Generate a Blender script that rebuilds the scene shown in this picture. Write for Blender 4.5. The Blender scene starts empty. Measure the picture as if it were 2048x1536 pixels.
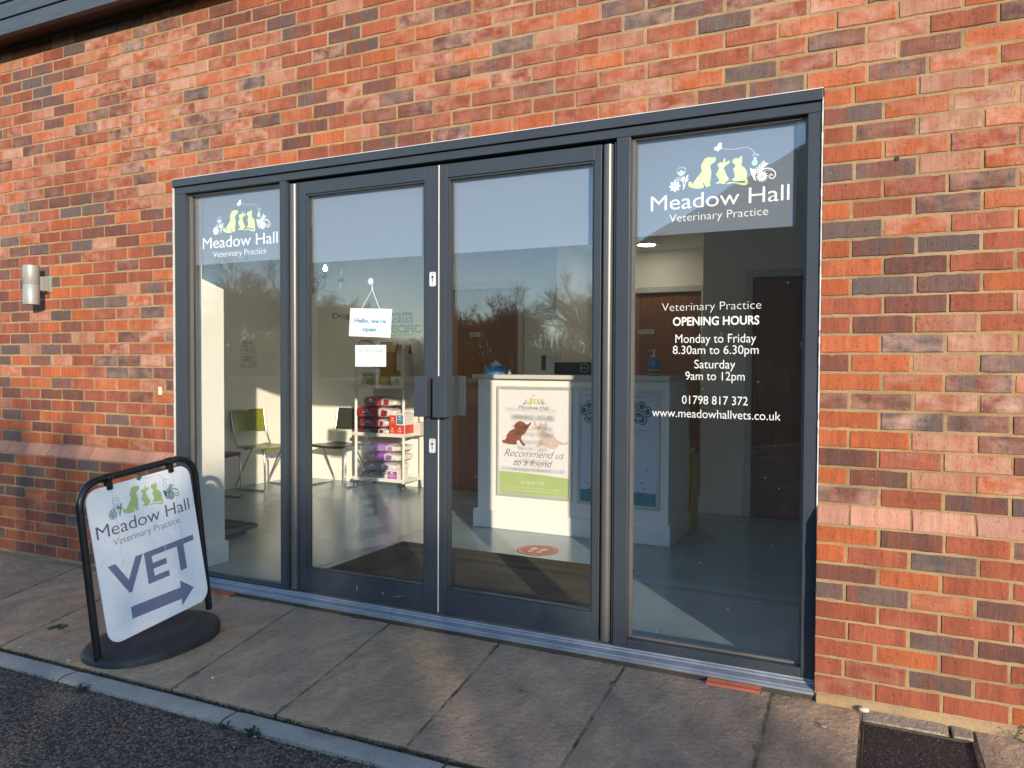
import bpy, bmesh, math, random
from mathutils import Vector, Matrix, noise as mnoise

S = bpy.context.scene
COL = S.collection
R = random.Random(11)

# ------------------------------------------------------------ camera, sky, sun, exposure
SUN = Vector((0.86, -1.0, 0.29)).normalized()          # direction TO the sun
w = bpy.data.worlds.new("World"); S.world = w; w.use_nodes = True
wn = w.node_tree
sky = wn.nodes.new('ShaderNodeTexSky'); sky.sky_type = 'NISHITA'; sky.sun_disc = False
sky.sun_elevation = math.asin(SUN.z); sky.sun_rotation = math.atan2(SUN.x, SUN.y)
sky.air_density = 0.8; sky.dust_density = 0.05; sky.ozone_density = 1.6
wn.links.new(sky.outputs[0], wn.nodes['Background'].inputs[0])
wn.nodes['Background'].inputs[1].default_value = 0.15
sl = bpy.data.lights.new('sun', 'SUN'); sl.energy = 2.3; sl.angle = math.radians(0.55); sl.color = (1.0, 0.83, 0.63)
so = bpy.data.objects.new('sun', sl); COL.objects.link(so)
so.rotation_euler = SUN.to_track_quat('Z', 'Y').to_euler()
S.view_settings.view_transform = 'Standard'; S.view_settings.look = 'None'
S.view_settings.exposure = 1.62; S.view_settings.gamma = 1.0
cam = bpy.data.cameras.new('camera'); co = bpy.data.objects.new('camera', cam); COL.objects.link(co); S.camera = co
cam.sensor_width = 36; cam.lens = 1540.0 / 2048 * 36; cam.clip_start = 0.05; cam.clip_end = 2000
_f = Vector((-0.43462516, 0.90025333, -0.02539501)); _r = Vector((0.90048392, 0.43486532, 0.00456718)); _u = Vector((-0.01515502, 0.02088279, 0.99966706))
co.matrix_world = Matrix(((_r.x, _u.x, -_f.x, 0.2341), (_r.y, _u.y, -_f.y, -3.3168), (_r.z, _u.z, -_f.z, 1.3314), (0, 0, 0, 1)))
S.render.engine = 'CYCLES'
S.cycles.max_bounces = 10; S.cycles.transparent_max_bounces = 24; S.cycles.diffuse_bounces = 5; S.cycles.glossy_bounces = 4
S.cycles.caustics_reflective = False; S.cycles.caustics_refractive = False
S.cycles.use_denoising = True

# ------------------------------------------------------------ materials
class NT:
    def __init__(s, name):
        s.m = bpy.data.materials.new(name); s.m.use_nodes = True; s.t = s.m.node_tree
        s.p = s.t.nodes['Principled BSDF']; s.out = s.t.nodes['Material Output']
    def n(s, typ, ins=None, **kw):
        k = s.t.nodes.new(typ)
        for a, v in kw.items(): setattr(k, a, v)
        for a, v in (ins or {}).items():
            if hasattr(v, 'is_output'): s.t.links.new(v, k.inputs[a])
            else: k.inputs[a].default_value = v
        return k
    def set(s, name, v):
        if hasattr(v, 'is_output'): s.t.links.new(v, s.p.inputs[name])
        else: s.p.inputs[name].default_value = v
    def coord(s, scale=(1, 1, 1)):
        tc = s.n('ShaderNodeTexCoord')
        return s.n('ShaderNodeMapping', {0: tc.outputs['Object'], 'Scale': scale}).outputs[0]
    def noise(s, vec, scale, detail=4, rough=0.6, out='Fac'):
        return s.n('ShaderNodeTexNoise', {'Vector': vec, 'Scale': scale, 'Detail': detail, 'Roughness': rough}).outputs[out]
    def ramp(s, fac, stops):
        k = s.n('ShaderNodeValToRGB', {0: fac}); cr = k.color_ramp
        while len(cr.elements) < len(stops): cr.elements.new(0.5)
        for e, (p, c) in zip(cr.elements, stops):
            e.position = p; e.color = c if len(c) == 4 else (*c, 1)
        return k.outputs[0]
    def mix(s, fac, a, b, bt='MIX'):
        k = s.n('ShaderNodeMix', data_type='RGBA', blend_type=bt)
        for i, v in ((0, fac), (6, a), (7, b)):
            if hasattr(v, 'is_output'): s.t.links.new(v, k.inputs[i])
            else: k.inputs[i].default_value = v if i == 0 else ((*v, 1) if len(v) == 3 else v)
        return k.outputs[2]
    def math(s, op, a, b=0.0, clamp=False):
        k = s.n('ShaderNodeMath', operation=op, use_clamp=clamp)
        for i, v in enumerate((a, b)):
            if hasattr(v, 'is_output'): s.t.links.new(v, k.inputs[i])
            else: k.inputs[i].default_value = v
        return k.outputs[0]
    def bump(s, h, strength, dist=0.01, normal=None):
        k = s.n('ShaderNodeBump', {'Height': h, 'Strength': strength, 'Distance': dist})
        if normal is not None: s.t.links.new(normal, k.inputs['Normal'])
        s.t.links.new(k.outputs[0], s.p.inputs['Normal'])
        return k.outputs[0]

MC = {}
def plain(name, col, rough=0.5, metal=0.0, var=0.12, nscale=8.0, bump=0.0, bscale=60.0, spec=0.5, coat=0.0, emit=None):
    if name in MC: return MC[name]
    t = NT(name); v = t.coord()
    f = t.noise(v, nscale, 5)
    d = [max(0, c * (1 - var)) for c in col]; b = [min(1, c * (1 + var)) for c in col]
    t.set('Base Color', t.ramp(f, [(0.3, d), (0.7, b)]))
    t.set('Roughness', t.math('ADD', t.math('MULTIPLY', t.noise(v, nscale * 3, 3), 0.16), rough - 0.08))
    t.set('Metallic', metal); t.set('Specular IOR Level', spec)
    if coat: t.set('Coat Weight', coat); t.set('Coat Roughness', 0.15)
    if bump: t.bump(t.noise(v, bscale, 4), bump, 0.004)
    if emit: t.set('Emission Color', (*emit[0], 1)); t.set('Emission Strength', emit[1])
    MC[name] = t.m
    return t.m

def mat_brick():
    t = NT('brick')
    a1 = t.n('ShaderNodeAttribute', attribute_name='c1'); a2 = t.n('ShaderNodeAttribute', attribute_name='c2')
    tc = t.n('ShaderNodeTexCoord').outputs['Object']
    seed = t.n('ShaderNodeCombineXYZ', {'Y': t.math('MULTIPLY', a2.outputs['Alpha'], 37.0)}).outputs[0]
    base = t.n('ShaderNodeVectorMath', {0: tc, 1: seed}, operation='ADD').outputs[0]
    def sc(x, z): return t.n('ShaderNodeMapping', {0: base, 'Scale': (x, 1, z)}).outputs[0]
    band = t.noise(sc(11, 2.5), 1.0, 3, 0.6)
    m = t.ramp(band, [(0.45, (0, 0, 0)), (0.57, (1, 1, 1))])
    c = t.mix(m, a1.outputs['Color'], a2.outputs['Color'])
    streak = t.noise(sc(70, 9), 1.0, 5, 0.7)
    c = t.mix(0.55, c, t.ramp(streak, [(0.3, (0.62, 0.55, 0.52)), (0.7, (1.22, 1.2, 1.15))]), 'MULTIPLY')
    grain = t.noise(base, 260, 3, 0.7)
    c = t.mix(0.35, c, t.ramp(grain, [(0.3, (0.6, 0.6, 0.6)), (0.7, (1.3, 1.3, 1.3))]), 'MULTIPLY')
    blot = t.noise(sc(11, 17), 1.0, 6, 0.62)
    eff = t.math('MULTIPLY', t.ramp(blot, [(0.40, (0, 0, 0)), (0.72, (1, 1, 1))]), a1.outputs['Alpha'], True)
    c = t.mix(eff, c, (0.47, 0.29, 0.22))
    speck = t.noise(base, 120, 2, 0.5)
    sp = t.math('MULTIPLY', t.ramp(speck, [(0.70, (0, 0, 0)), (0.76, (1, 1, 1))]), 0.55)
    c = t.mix(sp, c, (0.48, 0.34, 0.26))
    dk = t.math('MULTIPLY', t.ramp(t.noise(base, 95, 2, 0.5), [(0.24, (1, 1, 1)), (0.29, (0, 0, 0))]), 0.6)
    c = t.mix(dk, c, (0.06, 0.04, 0.04))
    t.set('Base Color', c); t.set('Roughness', 0.82); t.set('Specular IOR Level', 0.3)
    h = t.math('ADD', t.math('MULTIPLY', streak, 0.8), t.math('MULTIPLY', grain, 0.5))
    pit = t.ramp(t.noise(base, 75, 3, 0.6), [(0.30, (0, 0, 0)), (0.40, (1, 1, 1))])
    t.bump(t.math('ADD', h, t.math('MULTIPLY', pit, 0.7)), 0.7, 0.005)
    return t.m
def mat_mortar():
    t = NT('mortar'); v = t.coord()
    big = t.noise(v, 0.9, 3)
    c = t.ramp(big, [(0.35, (0.30, 0.23, 0.15)), (0.65, (0.335, 0.225, 0.10))])
    g = t.noise(v, 130, 4, 0.7)
    c = t.mix(0.5, c, t.ramp(g, [(0.3, (0.6, 0.58, 0.55)), (0.7, (1.25, 1.22, 1.18))]), 'MULTIPLY')
    st = t.ramp(t.noise(t.coord((1, 1, 2.5)), 3.2, 5, 0.7), [(0.35, (0.62, 0.6, 0.58)), (0.6, (1.1, 1.1, 1.1))])
    c = t.mix(0.8, c, st, 'MULTIPLY')
    t.set('Base Color', c); t.set('Roughness', 0.95); t.set('Specular IOR Level', 0.2)
    t.bump(g, 0.6, 0.003)
    return t.m
def mat_slab():
    t = NT('sandstone_slab'); v = t.coord()
    a = t.n('ShaderNodeAttribute', attribute_name='c1')
    wv = t.n('ShaderNodeVectorMath', {0: v, 1: t.n('ShaderNodeVectorMath', {0: t.noise(v, 2.2, 3, out='Color'), 'Scale': 0.22}, operation='SCALE').outputs[0]}, operation='ADD').outputs[0]
    r1 = t.noise(t.n('ShaderNodeMapping', {0: wv, 'Scale': (4.6, 1.9, 1)}).outputs[0], 2.4, 9, 0.70)
    r2 = t.noise(v, 38, 4, 0.7)
    fl = t.noise(v, 2.1, 5, 0.7)
    c = t.mix(0.7, a.outputs['Color'], t.ramp(fl, [(0.3, (0.74, 0.74, 0.78)), (0.7, (1.22, 1.16, 1.08))]), 'MULTIPLY')
    c = t.mix(0.45, c, t.ramp(r1, [(0.35, (0.60, 0.58, 0.56)), (0.62, (1.28, 1.25, 1.2))]), 'MULTIPLY')
    c = t.mix(0.4, c, t.ramp(r2, [(0.3, (0.68, 0.68, 0.68)), (0.7, (1.25, 1.25, 1.25))]), 'MULTIPLY')
    sp = t.ramp(t.noise(v, 46, 2, 0.4), [(0.73, (0, 0, 0)), (0.76, (0.7, 0.7, 0.7))])
    c = t.mix(sp, c, (0.06, 0.055, 0.05))
    t.set('Base Color', c); t.set('Roughness', 0.75); t.set('Specular IOR Level', 0.3)
    # riven steps: terraces of the ridge noise
    st = t.n('ShaderNodeMath', {0: r1, 1: 0.09}, operation='SNAP').outputs[0]
    h = t.math('ADD', t.math('ADD', t.math('MULTIPLY', st, 0.5), r1), t.math('MULTIPLY', r2, 0.45))
    t.bump(h, 1.0, 0.028)
    return t.m
def mat_asphalt():
    t = NT('asphalt'); v = t.coord()
    vo = t.n('ShaderNodeTexVoronoi', {'Vector': v, 'Scale': 95.0, 'Randomness': 1.0})
    stone = t.ramp(vo.outputs['Color'], [(0.2, (0.055, 0.043, 0.034)), (0.8, (0.255, 0.20, 0.155))])
    edge = t.ramp(vo.outputs['Distance'], [(0.25, (1, 1, 1)), (0.62, (0.3, 0.3, 0.3))])
    c = t.mix(1.0, stone, edge, 'MULTIPLY')
    mud = t.ramp(t.noise(t.n('ShaderNodeMapping', {0: v, 'Scale': (1.1, 2.0, 1)}).outputs[0], 1.8, 6, 0.68), [(0.52, (0, 0, 0)), (0.66, (0.62, 0.62, 0.62))])
    c = t.mix(mud, c, (0.25, 0.20, 0.135))
    big = t.noise(v, 0.8, 4)
    c = t.mix(0.5, c, t.ramp(big, [(0.3, (0.75, 0.75, 0.8)), (0.7, (1.25, 1.2, 1.15))]), 'MULTIPLY')
    li = t.ramp(t.noise(v, 60, 1, 0.4), [(0.77, (0, 0, 0)), (0.80, (0.6, 0.6, 0.6))])
    c = t.mix(li, c, (0.24, 0.22, 0.19))
    t.set('Base Color', c); t.set('Roughness', 0.85); t.set('Specular IOR Level', 0.35)
    h = t.math('SUBTRACT', t.math('MULTIPLY', t.noise(v, 14, 4), 0.6), vo.outputs['Distance'])
    t.bump(h, 0.9, 0.006)
    return t.m
def mat_wood(name, a, b, rough=0.45):
    t = NT(name); v = t.coord((18, 18, 0.8))
    g = t.noise(v, 2.5, 7, 0.65)
    g2 = t.noise(t.coord((60, 60, 1.6)), 2.0, 3, 0.6)
    c = t.ramp(g, [(0.3, a), (0.7, b)])
    c = t.mix(0.4, c, t.ramp(g2, [(0.3, (0.7, 0.7, 0.7)), (0.7, (1.2, 1.2, 1.2))]), 'MULTIPLY')
    t.set('Base Color', c); t.set('Roughness', rough)
    t.bump(g2, 0.08, 0.002)
    return t.m
def mat_floor():
    t = NT('vinyl_floor'); v = t.coord()
    f = t.noise(v, 2.5, 5); g = t.noise(v, 140, 3, 0.7)
    c = t.ramp(f, [(0.3, (0.22, 0.30, 0.345)), (0.7, (0.275, 0.365, 0.405))])
    c = t.mix(0.3, c, t.ramp(g, [(0.35, (0.7, 0.7, 0.7)), (0.65, (1.3, 1.3, 1.3))]), 'MULTIPLY')
    t.set('Base Color', c); t.set('Specular IOR Level', 0.6)
    t.set('Roughness', t.math('ADD', t.math('MULTIPLY', t.noise(t.coord((2, 9, 1)), 3, 4), 0.22), 0.12))
    t.bump(t.noise(v, 18, 3), 0.04, 0.002)
    return t.m
def mat_mat():
    t = NT('coir_mat'); v = t.coord((1, 3, 1))
    g = t.noise(v, 130, 4, 0.8); f = t.noise(v, 3, 4)
    c = t.ramp(g, [(0.3, (0.035, 0.031, 0.024)), (0.72, (0.17, 0.148, 0.11))])
    c = t.mix(0.6, c, t.ramp(f, [(0.3, (0.7, 0.7, 0.7)), (0.7, (1.3, 1.3, 1.3))]), 'MULTIPLY')
    t.set('Base Color', c); t.set('Roughness', 1.0); t.set('Specular IOR Level', 0.05); t.bump(g, 0.8, 0.006)
    return t.m
def mat_glass():
    t = NT('window_glass'); nt = t.t
    nt.nodes.remove(t.p)
    ge = t.n('ShaderNodeNewGeometry')
    ca = t.math('ABSOLUTE', t.n('ShaderNodeVectorMath', {0: ge.outputs['Normal'], 1: ge.outputs['Incoming']}, operation='DOT_PRODUCT').outputs['Value'])
    f5 = t.math('POWER', t.math('SUBTRACT', 1.0, ca, True), 5.0)
    fr = t.math('ADD', 0.068, t.math('MULTIPLY', f5, 0.932), True)        # Schlick, coated double glazing
    tr = t.n('ShaderNodeBsdfTransparent', {'Color': (0.985, 0.995, 0.99, 1)})
    rp = t.n('ShaderNodeBump', {'Height': t.noise(t.coord(), 2.2, 2), 'Strength': 0.10, 'Distance': 0.01})
    gl = t.n('ShaderNodeBsdfGlossy', {'Color': (0.96, 0.98, 1, 1), 'Roughness': 0.0, 'Normal': rp.outputs[0]})
    mx = t.n('ShaderNodeMixShader', {0: fr, 1: tr.outputs[0], 2: gl.outputs[0]})
    # dried dust specks
    v = t.coord()
    sp = t.ramp(t.noise(v, 95, 2, 0.35), [(0.785, (0, 0, 0)), (0.81, (0.4, 0.4, 0.4))])
    haze = t.math('ADD', t.math('MULTIPLY', t.noise(t.coord((3, 3, 1)), 1.6, 4), 0.003), sp)
    df = t.n('ShaderNodeBsdfDiffuse', {'Color': (0.6, 0.6, 0.58, 1)})
    m2 = t.n('ShaderNodeMixShader', {0: haze, 1: mx.outputs[0], 2: df.outputs[0]})
    nt.links.new(m2.outputs[0], t.out.inputs[0])
    return t.m
def mat_film():
    t = NT('frosted_film'); nt = t.t
    nt.nodes.remove(t.p)
    f = t.n('ShaderNodeTexNoise', {'Scale': 3.0})
    tl = t.n('ShaderNodeBsdfTranslucent', {'Color': (0.72, 0.74, 0.77, 1)})
    df = t.n('ShaderNodeBsdfDiffuse', {'Color': (0.29, 0.33, 0.40, 1)})
    a = t.n('ShaderNodeMixShader', {0: 0.56, 1: df.outputs[0], 2: tl.outputs[0]})
    nt.links.new(a.outputs[0], t.out.inputs[0])
    return t.m
def mat_ground_far():
    t = NT('field_grass'); v = t.coord()
    f = t.noise(v, 0.25, 6, 0.7)
    t.set('Base Color', t.ramp(f, [(0.3, (0.045, 0.055, 0.022)), (0.7, (0.10, 0.095, 0.05))])); t.set('Roughness', 1.0)
    return t.m
def mat_cladding():
    t = NT('painted_timber'); v = t.coord((1.2, 14, 14))
    g = t.noise(v, 6, 6, 0.7)
    t.set('Base Color', t.ramp(g, [(0.3, (0.035, 0.045, 0.055)), (0.7, (0.062, 0.075, 0.088))]))
    t.set('Roughness', 0.55); t.bump(g, 0.25, 0.004)
    return t.m
def mat_bark(name, a, b):
    t = NT(name); g = t.noise(t.coord((1, 1, .3)), 9, 5, .7)
    t.set('Base Color', t.ramp(g, [(.3, a), (.7, b)])); t.set('Roughness', .95); t.bump(g, .6, .02)
    return t.m

M_BRICK = mat_brick(); M_MORTAR = mat_mortar(); M_SLAB = mat_slab(); M_ASPH = mat_asphalt()
M_DOORW = mat_wood('veneer_door', (0.20, 0.082, 0.032), (0.32, 0.145, 0.06), 0.4)
M_FLOOR = mat_floor(); M_MAT = mat_mat(); M_GLASS = mat_glass(); M_FILM = mat_film(); M_CLAD = mat_cladding()
M_FRAME = plain('grey_aluminium', (0.034, 0.043, 0.054), 0.42, 0.0, 0.08, 3.0, spec=0.35)
M_BEAD = plain('glazing_bead', (0.12, 0.118, 0.11), 0.4, 0.1, 0.1, 5.0)
M_ROLL = plain('satin_guard', (0.10, 0.10, 0.098), 0.34, 0.3, 0.08, 5.0)
M_DARK = plain('black_filler', (0.012, 0.012, 0.014), 0.6)
M_SILL = plain('mill_aluminium', (0.24, 0.265, 0.30), 0.55, 0.45, 0.15, 14.0, 0.1, 40)
M_SEAL = plain('white_sealant', (0.55, 0.54, 0.52), 0.6)
M_WHITE = plain('white_vinyl_lettering', (0.86, 0.88, 0.88), 0.5, var=0.02)
M_LIME = plain('lime_vinyl', (0.62, 0.80, 0.30), 0.5, var=0.02)
M_MINT = plain('mint_vinyl', (0.46, 0.74, 0.62), 0.5, var=0.02)
M_WALL = plain('matt_wall_paint', (0.83, 0.81, 0.75), 0.85, var=0.03, nscale=2.0, bump=0.08, bscale=150)
M_CEIL = plain('ceiling_paint', (0.82, 0.81, 0.79), 0.9, var=0.03, nscale=2.0)
M_GLOSSW = plain('white_gloss_paint', (0.83, 0.82, 0.77), 0.35, var=0.03, nscale=4.0)
M_COUNTER = plain('white_laminate', (0.84, 0.83, 0.79), 0.38, var=0.03, nscale=3.0)
M_CHROME = plain('chrome_tube', (0.62, 0.62, 0.62), 0.14, 1.0, 0.05)
M_SNAP = plain('brushed_snap_frame', (0.60, 0.60, 0.60), 0.38, 0.35, 0.06)
M_PAPER = plain('paper', (0.84, 0.84, 0.83), 0.7, var=0.02)
M_BLACKP = plain('black_powder_coat', (0.010, 0.010, 0.012), 0.32, var=0.2)
M_RUBBER = plain('black_rubber', (0.017, 0.018, 0.021), 0.6, var=0.35, nscale=11, bump=0.3, bscale=90)
M_PANEL = plain('white_sign_panel', (0.88, 0.89, 0.90), 0.28, var=0.02, nscale=3)
M_PURPLE = plain('slate_purple_print', (0.19, 0.195, 0.305), 0.4, var=0.06)
M_GREYTXT = plain('grey_print', (0.115, 0.12, 0.165), 0.5, var=0.06)
M_LEAFG = plain('sage_green_print', (0.44, 0.56, 0.22), 0.5, var=0.04)
M_TEAL = plain('dark_teal_print', (0.045, 0.14, 0.16), 0.5, var=0.04)
M_BLACK = plain('print_and_slot_shade', (0.012, 0.012, 0.013), 0.6)

# ------------------------------------------------------------ mesh builder
class MB:
    def __init__(s): s.v = []; s.f = []; s.mi = []
    def add(s, vs, fs, mi=0):
        o = len(s.v); s.v += [tuple(p) for p in vs]; s.f += [tuple(i + o for i in f) for f in fs]; s.mi += [mi] * len(fs)
        return s
    def box(s, x0, x1, y0, y1, z0, z1, mi=0):
        return s.add([(x0, y0, z0), (x1, y0, z0), (x1, y1, z0), (x0, y1, z0), (x0, y0, z1), (x1, y0, z1), (x1, y1, z1), (x0, y1, z1)],
                     [(0, 3, 2, 1), (4, 5, 6, 7), (0, 1, 5, 4), (1, 2, 6, 5), (2, 3, 7, 6), (3, 0, 4, 7)], mi)
    def prism(s, poly, to3, depth, mi=0):
        """poly: 2D outline (ccw); to3(u,v,d) -> xyz; d from 0 to depth"""
        n = len(poly)
        vs = [to3(u, v, 0) for u, v in poly] + [to3(u, v, depth) for u, v in poly]
        return s.add(vs, [tuple(range(n)), tuple(range(2 * n - 1, n - 1, -1))] + [(i, i + n, (i + 1) % n + n, (i + 1) % n) for i in range(n)], mi)
    def tube(s, path, r, n=8, closed=False, mi=0, caps=True):
        P = [Vector(p) for p in path]; m = len(P)
        rs = r if isinstance(r, (list, tuple)) else [r] * m
        rings = []; up = None
        for i, p in enumerate(P):
            if closed: d = (P[(i + 1) % m] - P[i - 1])
            else: d = (P[min(i + 1, m - 1)] - P[max(i - 1, 0)])
            if d.length < 1e-9: d = Vector((0, 0, 1))
            d.normalize()
            if up is None:
                up = Vector((0, 0, 1)) if abs(d.z) < 0.9 else Vector((1, 0, 0))
            a = d.cross(up)
            if a.length < 1e-6: a = d.cross(Vector((0.3, 1, 0.2)))
            a.normalize(); b = a.cross(d).normalized(); up = b
            rings.append([p + (a * math.cos(2 * math.pi * k / n) + b * math.sin(2 * math.pi * k / n)) * rs[i] for k in range(n)])
        vs = [q for rg in rings for q in rg]; fs = []
        for i in range(m if closed else m - 1):
            j = (i + 1) % m
            for k in range(n):
                fs.append((i * n + k, i * n + (k + 1) % n, j * n + (k + 1) % n, j * n + k))
        if not closed and caps: fs += [tuple(range(n - 1, -1, -1)), tuple((m - 1) * n + k for k in range(n))]
        return s.add(vs, fs, mi)
    def lathe(s, prof, c=(0, 0, 0), n=24, mi=0, axis='z', sx=1.0, sy=1.0):
        vs = []
        for r, h in prof:
            for k in range(n):
                a = 2 * math.pi * k / n; x, y = r * math.cos(a) * sx, r * math.sin(a) * sy
                q = (x, y, h) if axis == 'z' else ((x, h, y) if axis == 'y' else (h, x, y))
                vs.append((q[0] + c[0], q[1] + c[1], q[2] + c[2]))
        m = len(prof); fs = []
        for i in range(m - 1):
            for k in range(n):
                fs.append((i * n + k, i * n + (k + 1) % n, (i + 1) * n + (k + 1) % n, (i + 1) * n + k))
        fs += [tuple(range(n - 1, -1, -1)), tuple((m - 1) * n + k for k in range(n))]
        return s.add(vs, fs, mi)

def world_loc(o):
    v = Vector(o.location)
    while o.parent: o = o.parent; v += Vector(o.location)
    return v
def obj(name, mb, mats, parent=None, local=False, bevel=0.0, smooth=False, seg=2, fixn=True):
    """links the builder's geometry as ONE mesh object; coordinates are world unless local"""
    me = bpy.data.meshes.new(name)
    off = Vector((0, 0, 0)) if (parent is None or local) else world_loc(parent)
    me.from_pydata([(x - off.x, y - off.y, z - off.z) for x, y, z in mb.v], [], mb.f)
    mats = mats if isinstance(mats, (list, tuple)) else [mats]
    for m in mats: me.materials.append(m)
    if len(mats) > 1: me.polygons.foreach_set('material_index', mb.mi)
    if fixn:
        bm = bmesh.new(); bm.from_mesh(me); bmesh.ops.recalc_face_normals(bm, faces=bm.faces); bm.to_mesh(me); bm.free()
    if smooth:
        me.polygons.foreach_set('use_smooth', [True] * len(me.polygons))
        try: me.set_sharp_from_angle(angle=math.radians(40))
        except Exception: pass
    me.update()
    o = bpy.data.objects.new(name, me); COL.objects.link(o)
    if parent is not None: o.parent = parent
    if bevel:
        b = o.modifiers.new('bevel', 'BEVEL'); b.width = bevel; b.segments = seg; b.limit_method = 'ANGLE'; b.angle_limit = math.radians(40)
    return o
def tag(o, label, cat, group=None):
    o['label'] = label; o['category'] = cat
    if group: o['group'] = group
    return o
def thing(name, label, cat, loc=(0, 0, 0), rotz=0.0, group=None):
    o = bpy.data.objects.new(name, None); COL.objects.link(o); o.location = loc; o.rotation_euler = (0, 0, rotz)
    o.empty_display_size = 0.1
    return tag(o, label, cat, group)
def structure(o): o['kind'] = 'structure'; return o
def stuff(o): o['kind'] = 'stuff'; return o
def copy_tree(o, parent=None):
    c = o.copy(); COL.objects.link(c)
    if parent is not None: c.parent = parent
    for ch in list(o.children): copy_tree(ch, c)
    return c

# ------------------------------------------------------------ text and flat artwork
_tc = {}
def text_geo(s, bold=0.0, shear=0.0, sp=1.0):
    k = (s, bold, shear, sp)
    if k not in _tc:
        c = bpy.data.curves.new('t', 'FONT'); c.body = s; c.offset = bold; c.shear = shear; c.space_character = sp; c.resolution_u = 4
        o = bpy.data.objects.new('t', c); COL.objects.link(o)
        dg = bpy.context.evaluated_depsgraph_get(); dg.update()
        me = bpy.data.meshes.new_from_object(o.evaluated_get(dg))
        vs = [(v.co.x, v.co.y) for v in me.vertices]; fs = [tuple(p.vertices) for p in me.polygons]
        bpy.data.objects.remove(o); bpy.data.curves.remove(c); bpy.data.meshes.remove(me)
        _tc[k] = (vs, fs)
    return _tc[k]
def text(mb, s, x0, x1, base, cap, to3, bold=0.0, shear=0.0, mi=0, d=0.0, sp=1.0):
    """text stretched to span x0..x1 with its baseline at base and capital height cap"""
    vs, fs = text_geo(s, bold, shear, sp)
    a = min(v[0] for v in vs); b = max(v[0] for v in vs)
    kx = (x1 - x0) / (b - a); ky = cap / 0.73
    mb.add([to3(x0 + (x - a) * kx, base + y * ky, d) for x, y in vs], fs, mi)
_sd = [0]
def stroke(mb, pts, wd, to3, d=0.0, mi=0, closed=False):
    """a ribbon of width wd along pts, one strip with shared corners"""
    _sd[0] = (_sd[0] + 1) % 9; d = d + .00012 + _sd[0] * .00003
    P = [Vector((p[0], p[1])) for p in pts]; m = len(P); vs = []
    for i in range(m):
        a = P[(i - 1) % m] if (closed or i) else P[i]; b = P[(i + 1) % m] if (closed or i < m - 1) else P[i]
        t1 = (P[i] - a); t2 = (b - P[i]); t = (t1.normalized() if t1.length else t2.normalized()) + (t2.normalized() if t2.length else t1.normalized())
        if t.length < 1e-6: t = t2
        t.normalize(); n = Vector((-t.y, t.x)) * wd / 2
        vs += [to3(*(P[i] - n), d), to3(*(P[i] + n), d)]
    mb.add(vs, [(2 * i, 2 * ((i + 1) % m), 2 * ((i + 1) % m) + 1, 2 * i + 1) for i in range(m if closed else m - 1)], mi)
def curve(pts, n=8):
    """Catmull-Rom through pts"""
    P = [Vector((p[0], p[1])) for p in pts]; P = [P[0] * 2 - P[1]] + P + [P[-1] * 2 - P[-2]]; o = []
    for i in range(1, len(P) - 2):
        for k in range(n):
            t = k / n; a, b, c, e = P[i - 1], P[i], P[i + 1], P[i + 2]
            o.append(0.5 * (2 * b + (c - a) * t + (2 * a - 5 * b + 4 * c - e) * t * t + (3 * b - a - 3 * c + e) * t ** 3))
    o.append(P[-2]); return [tuple(q) for q in o]
def disc(mb, cx, cy, r, to3, d=0.0, mi=0, n=20, ry=None, rot=0.0):
    ry = ry or r; ca, sa = math.cos(rot), math.sin(rot); vs = []
    for k in range(n):
        a = 2 * math.pi * k / n; x, y = r * math.cos(a), ry * math.sin(a)
        vs.append(to3(cx + x * ca - y * sa, cy + x * sa + y * ca, d))
    mb.add(vs, [tuple(range(n))], mi)
def ring(mb, cx, cy, r0, r1, to3, d=0.0, mi=0, n=28, ay=1.0):
    vs = []
    for k in range(n):
        a = 2 * math.pi * k / n
        vs += [to3(cx + r0 * math.cos(a), cy + r0 * math.sin(a) * ay, d), to3(cx + r1 * math.cos(a), cy + r1 * math.sin(a) * ay, d)]
    mb.add(vs, [(2 * k, 2 * k + 1, (2 * k + 3) % (2 * n), (2 * k + 2) % (2 * n)) for k in range(n)], mi)
def fill(mb, pts, to3, d=0.0, mi=0):
    mb.add([to3(x, y, d) for x, y in pts], [tuple(range(len(pts)))], mi)
def rrect(x0, x1, y0, y1, r, n=6):
    o = []
    for cx, cy, a0 in ((x1 - r, y0 + r, -90), (x1 - r, y1 - r, 0), (x0 + r, y1 - r, 90), (x0 + r, y0 + r, 180)):
        for k in range(n + 1):
            a = math.radians(a0 + 90 * k / n); o.append((cx + r * math.cos(a), cy + r * math.sin(a)))
    return o
DOG = [(-0.1275, 0.105), (-0.1255, 0.114), (-0.1165, 0.116), (-0.1095, 0.109), (-0.1125, 0.103), (-0.1065, 0.103), (-0.1035, 0.112), (-0.0915, 0.129), (-0.0765, 0.145), (-0.0675, 0.158), (-0.0725, 0.17), (-0.0725, 0.181), (-0.0655, 0.194), (-0.0585, 0.206), (-0.0475, 0.212), (-0.0345, 0.213), (-0.0235, 0.209), (-0.0145, 0.211), (-0.0105, 0.208), (-0.0095, 0.197), (-0.0165, 0.188), (-0.0275, 0.183), (-0.0335, 0.172), (-0.0305, 0.159), (-0.0275, 0.145), (-0.0295, 0.127), (-0.0325, 0.11), (-0.0345, 0.099), (-0.0295, 0.091), (-0.0335, 0.088), (-0.0395, 0.09), (-0.0425, 0.084), (-0.0505, 0.087), (-0.0565, 0.096), (-0.0605, 0.108), (-0.0645, 0.101), (-0.0605, 0.094), (-0.0595, 0.085), (-0.0645, 0.082), (-0.0775, 0.082), (-0.0955, 0.083), (-0.1095, 0.088), (-0.1205, 0.091), (-0.1265, 0.099)]
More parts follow.
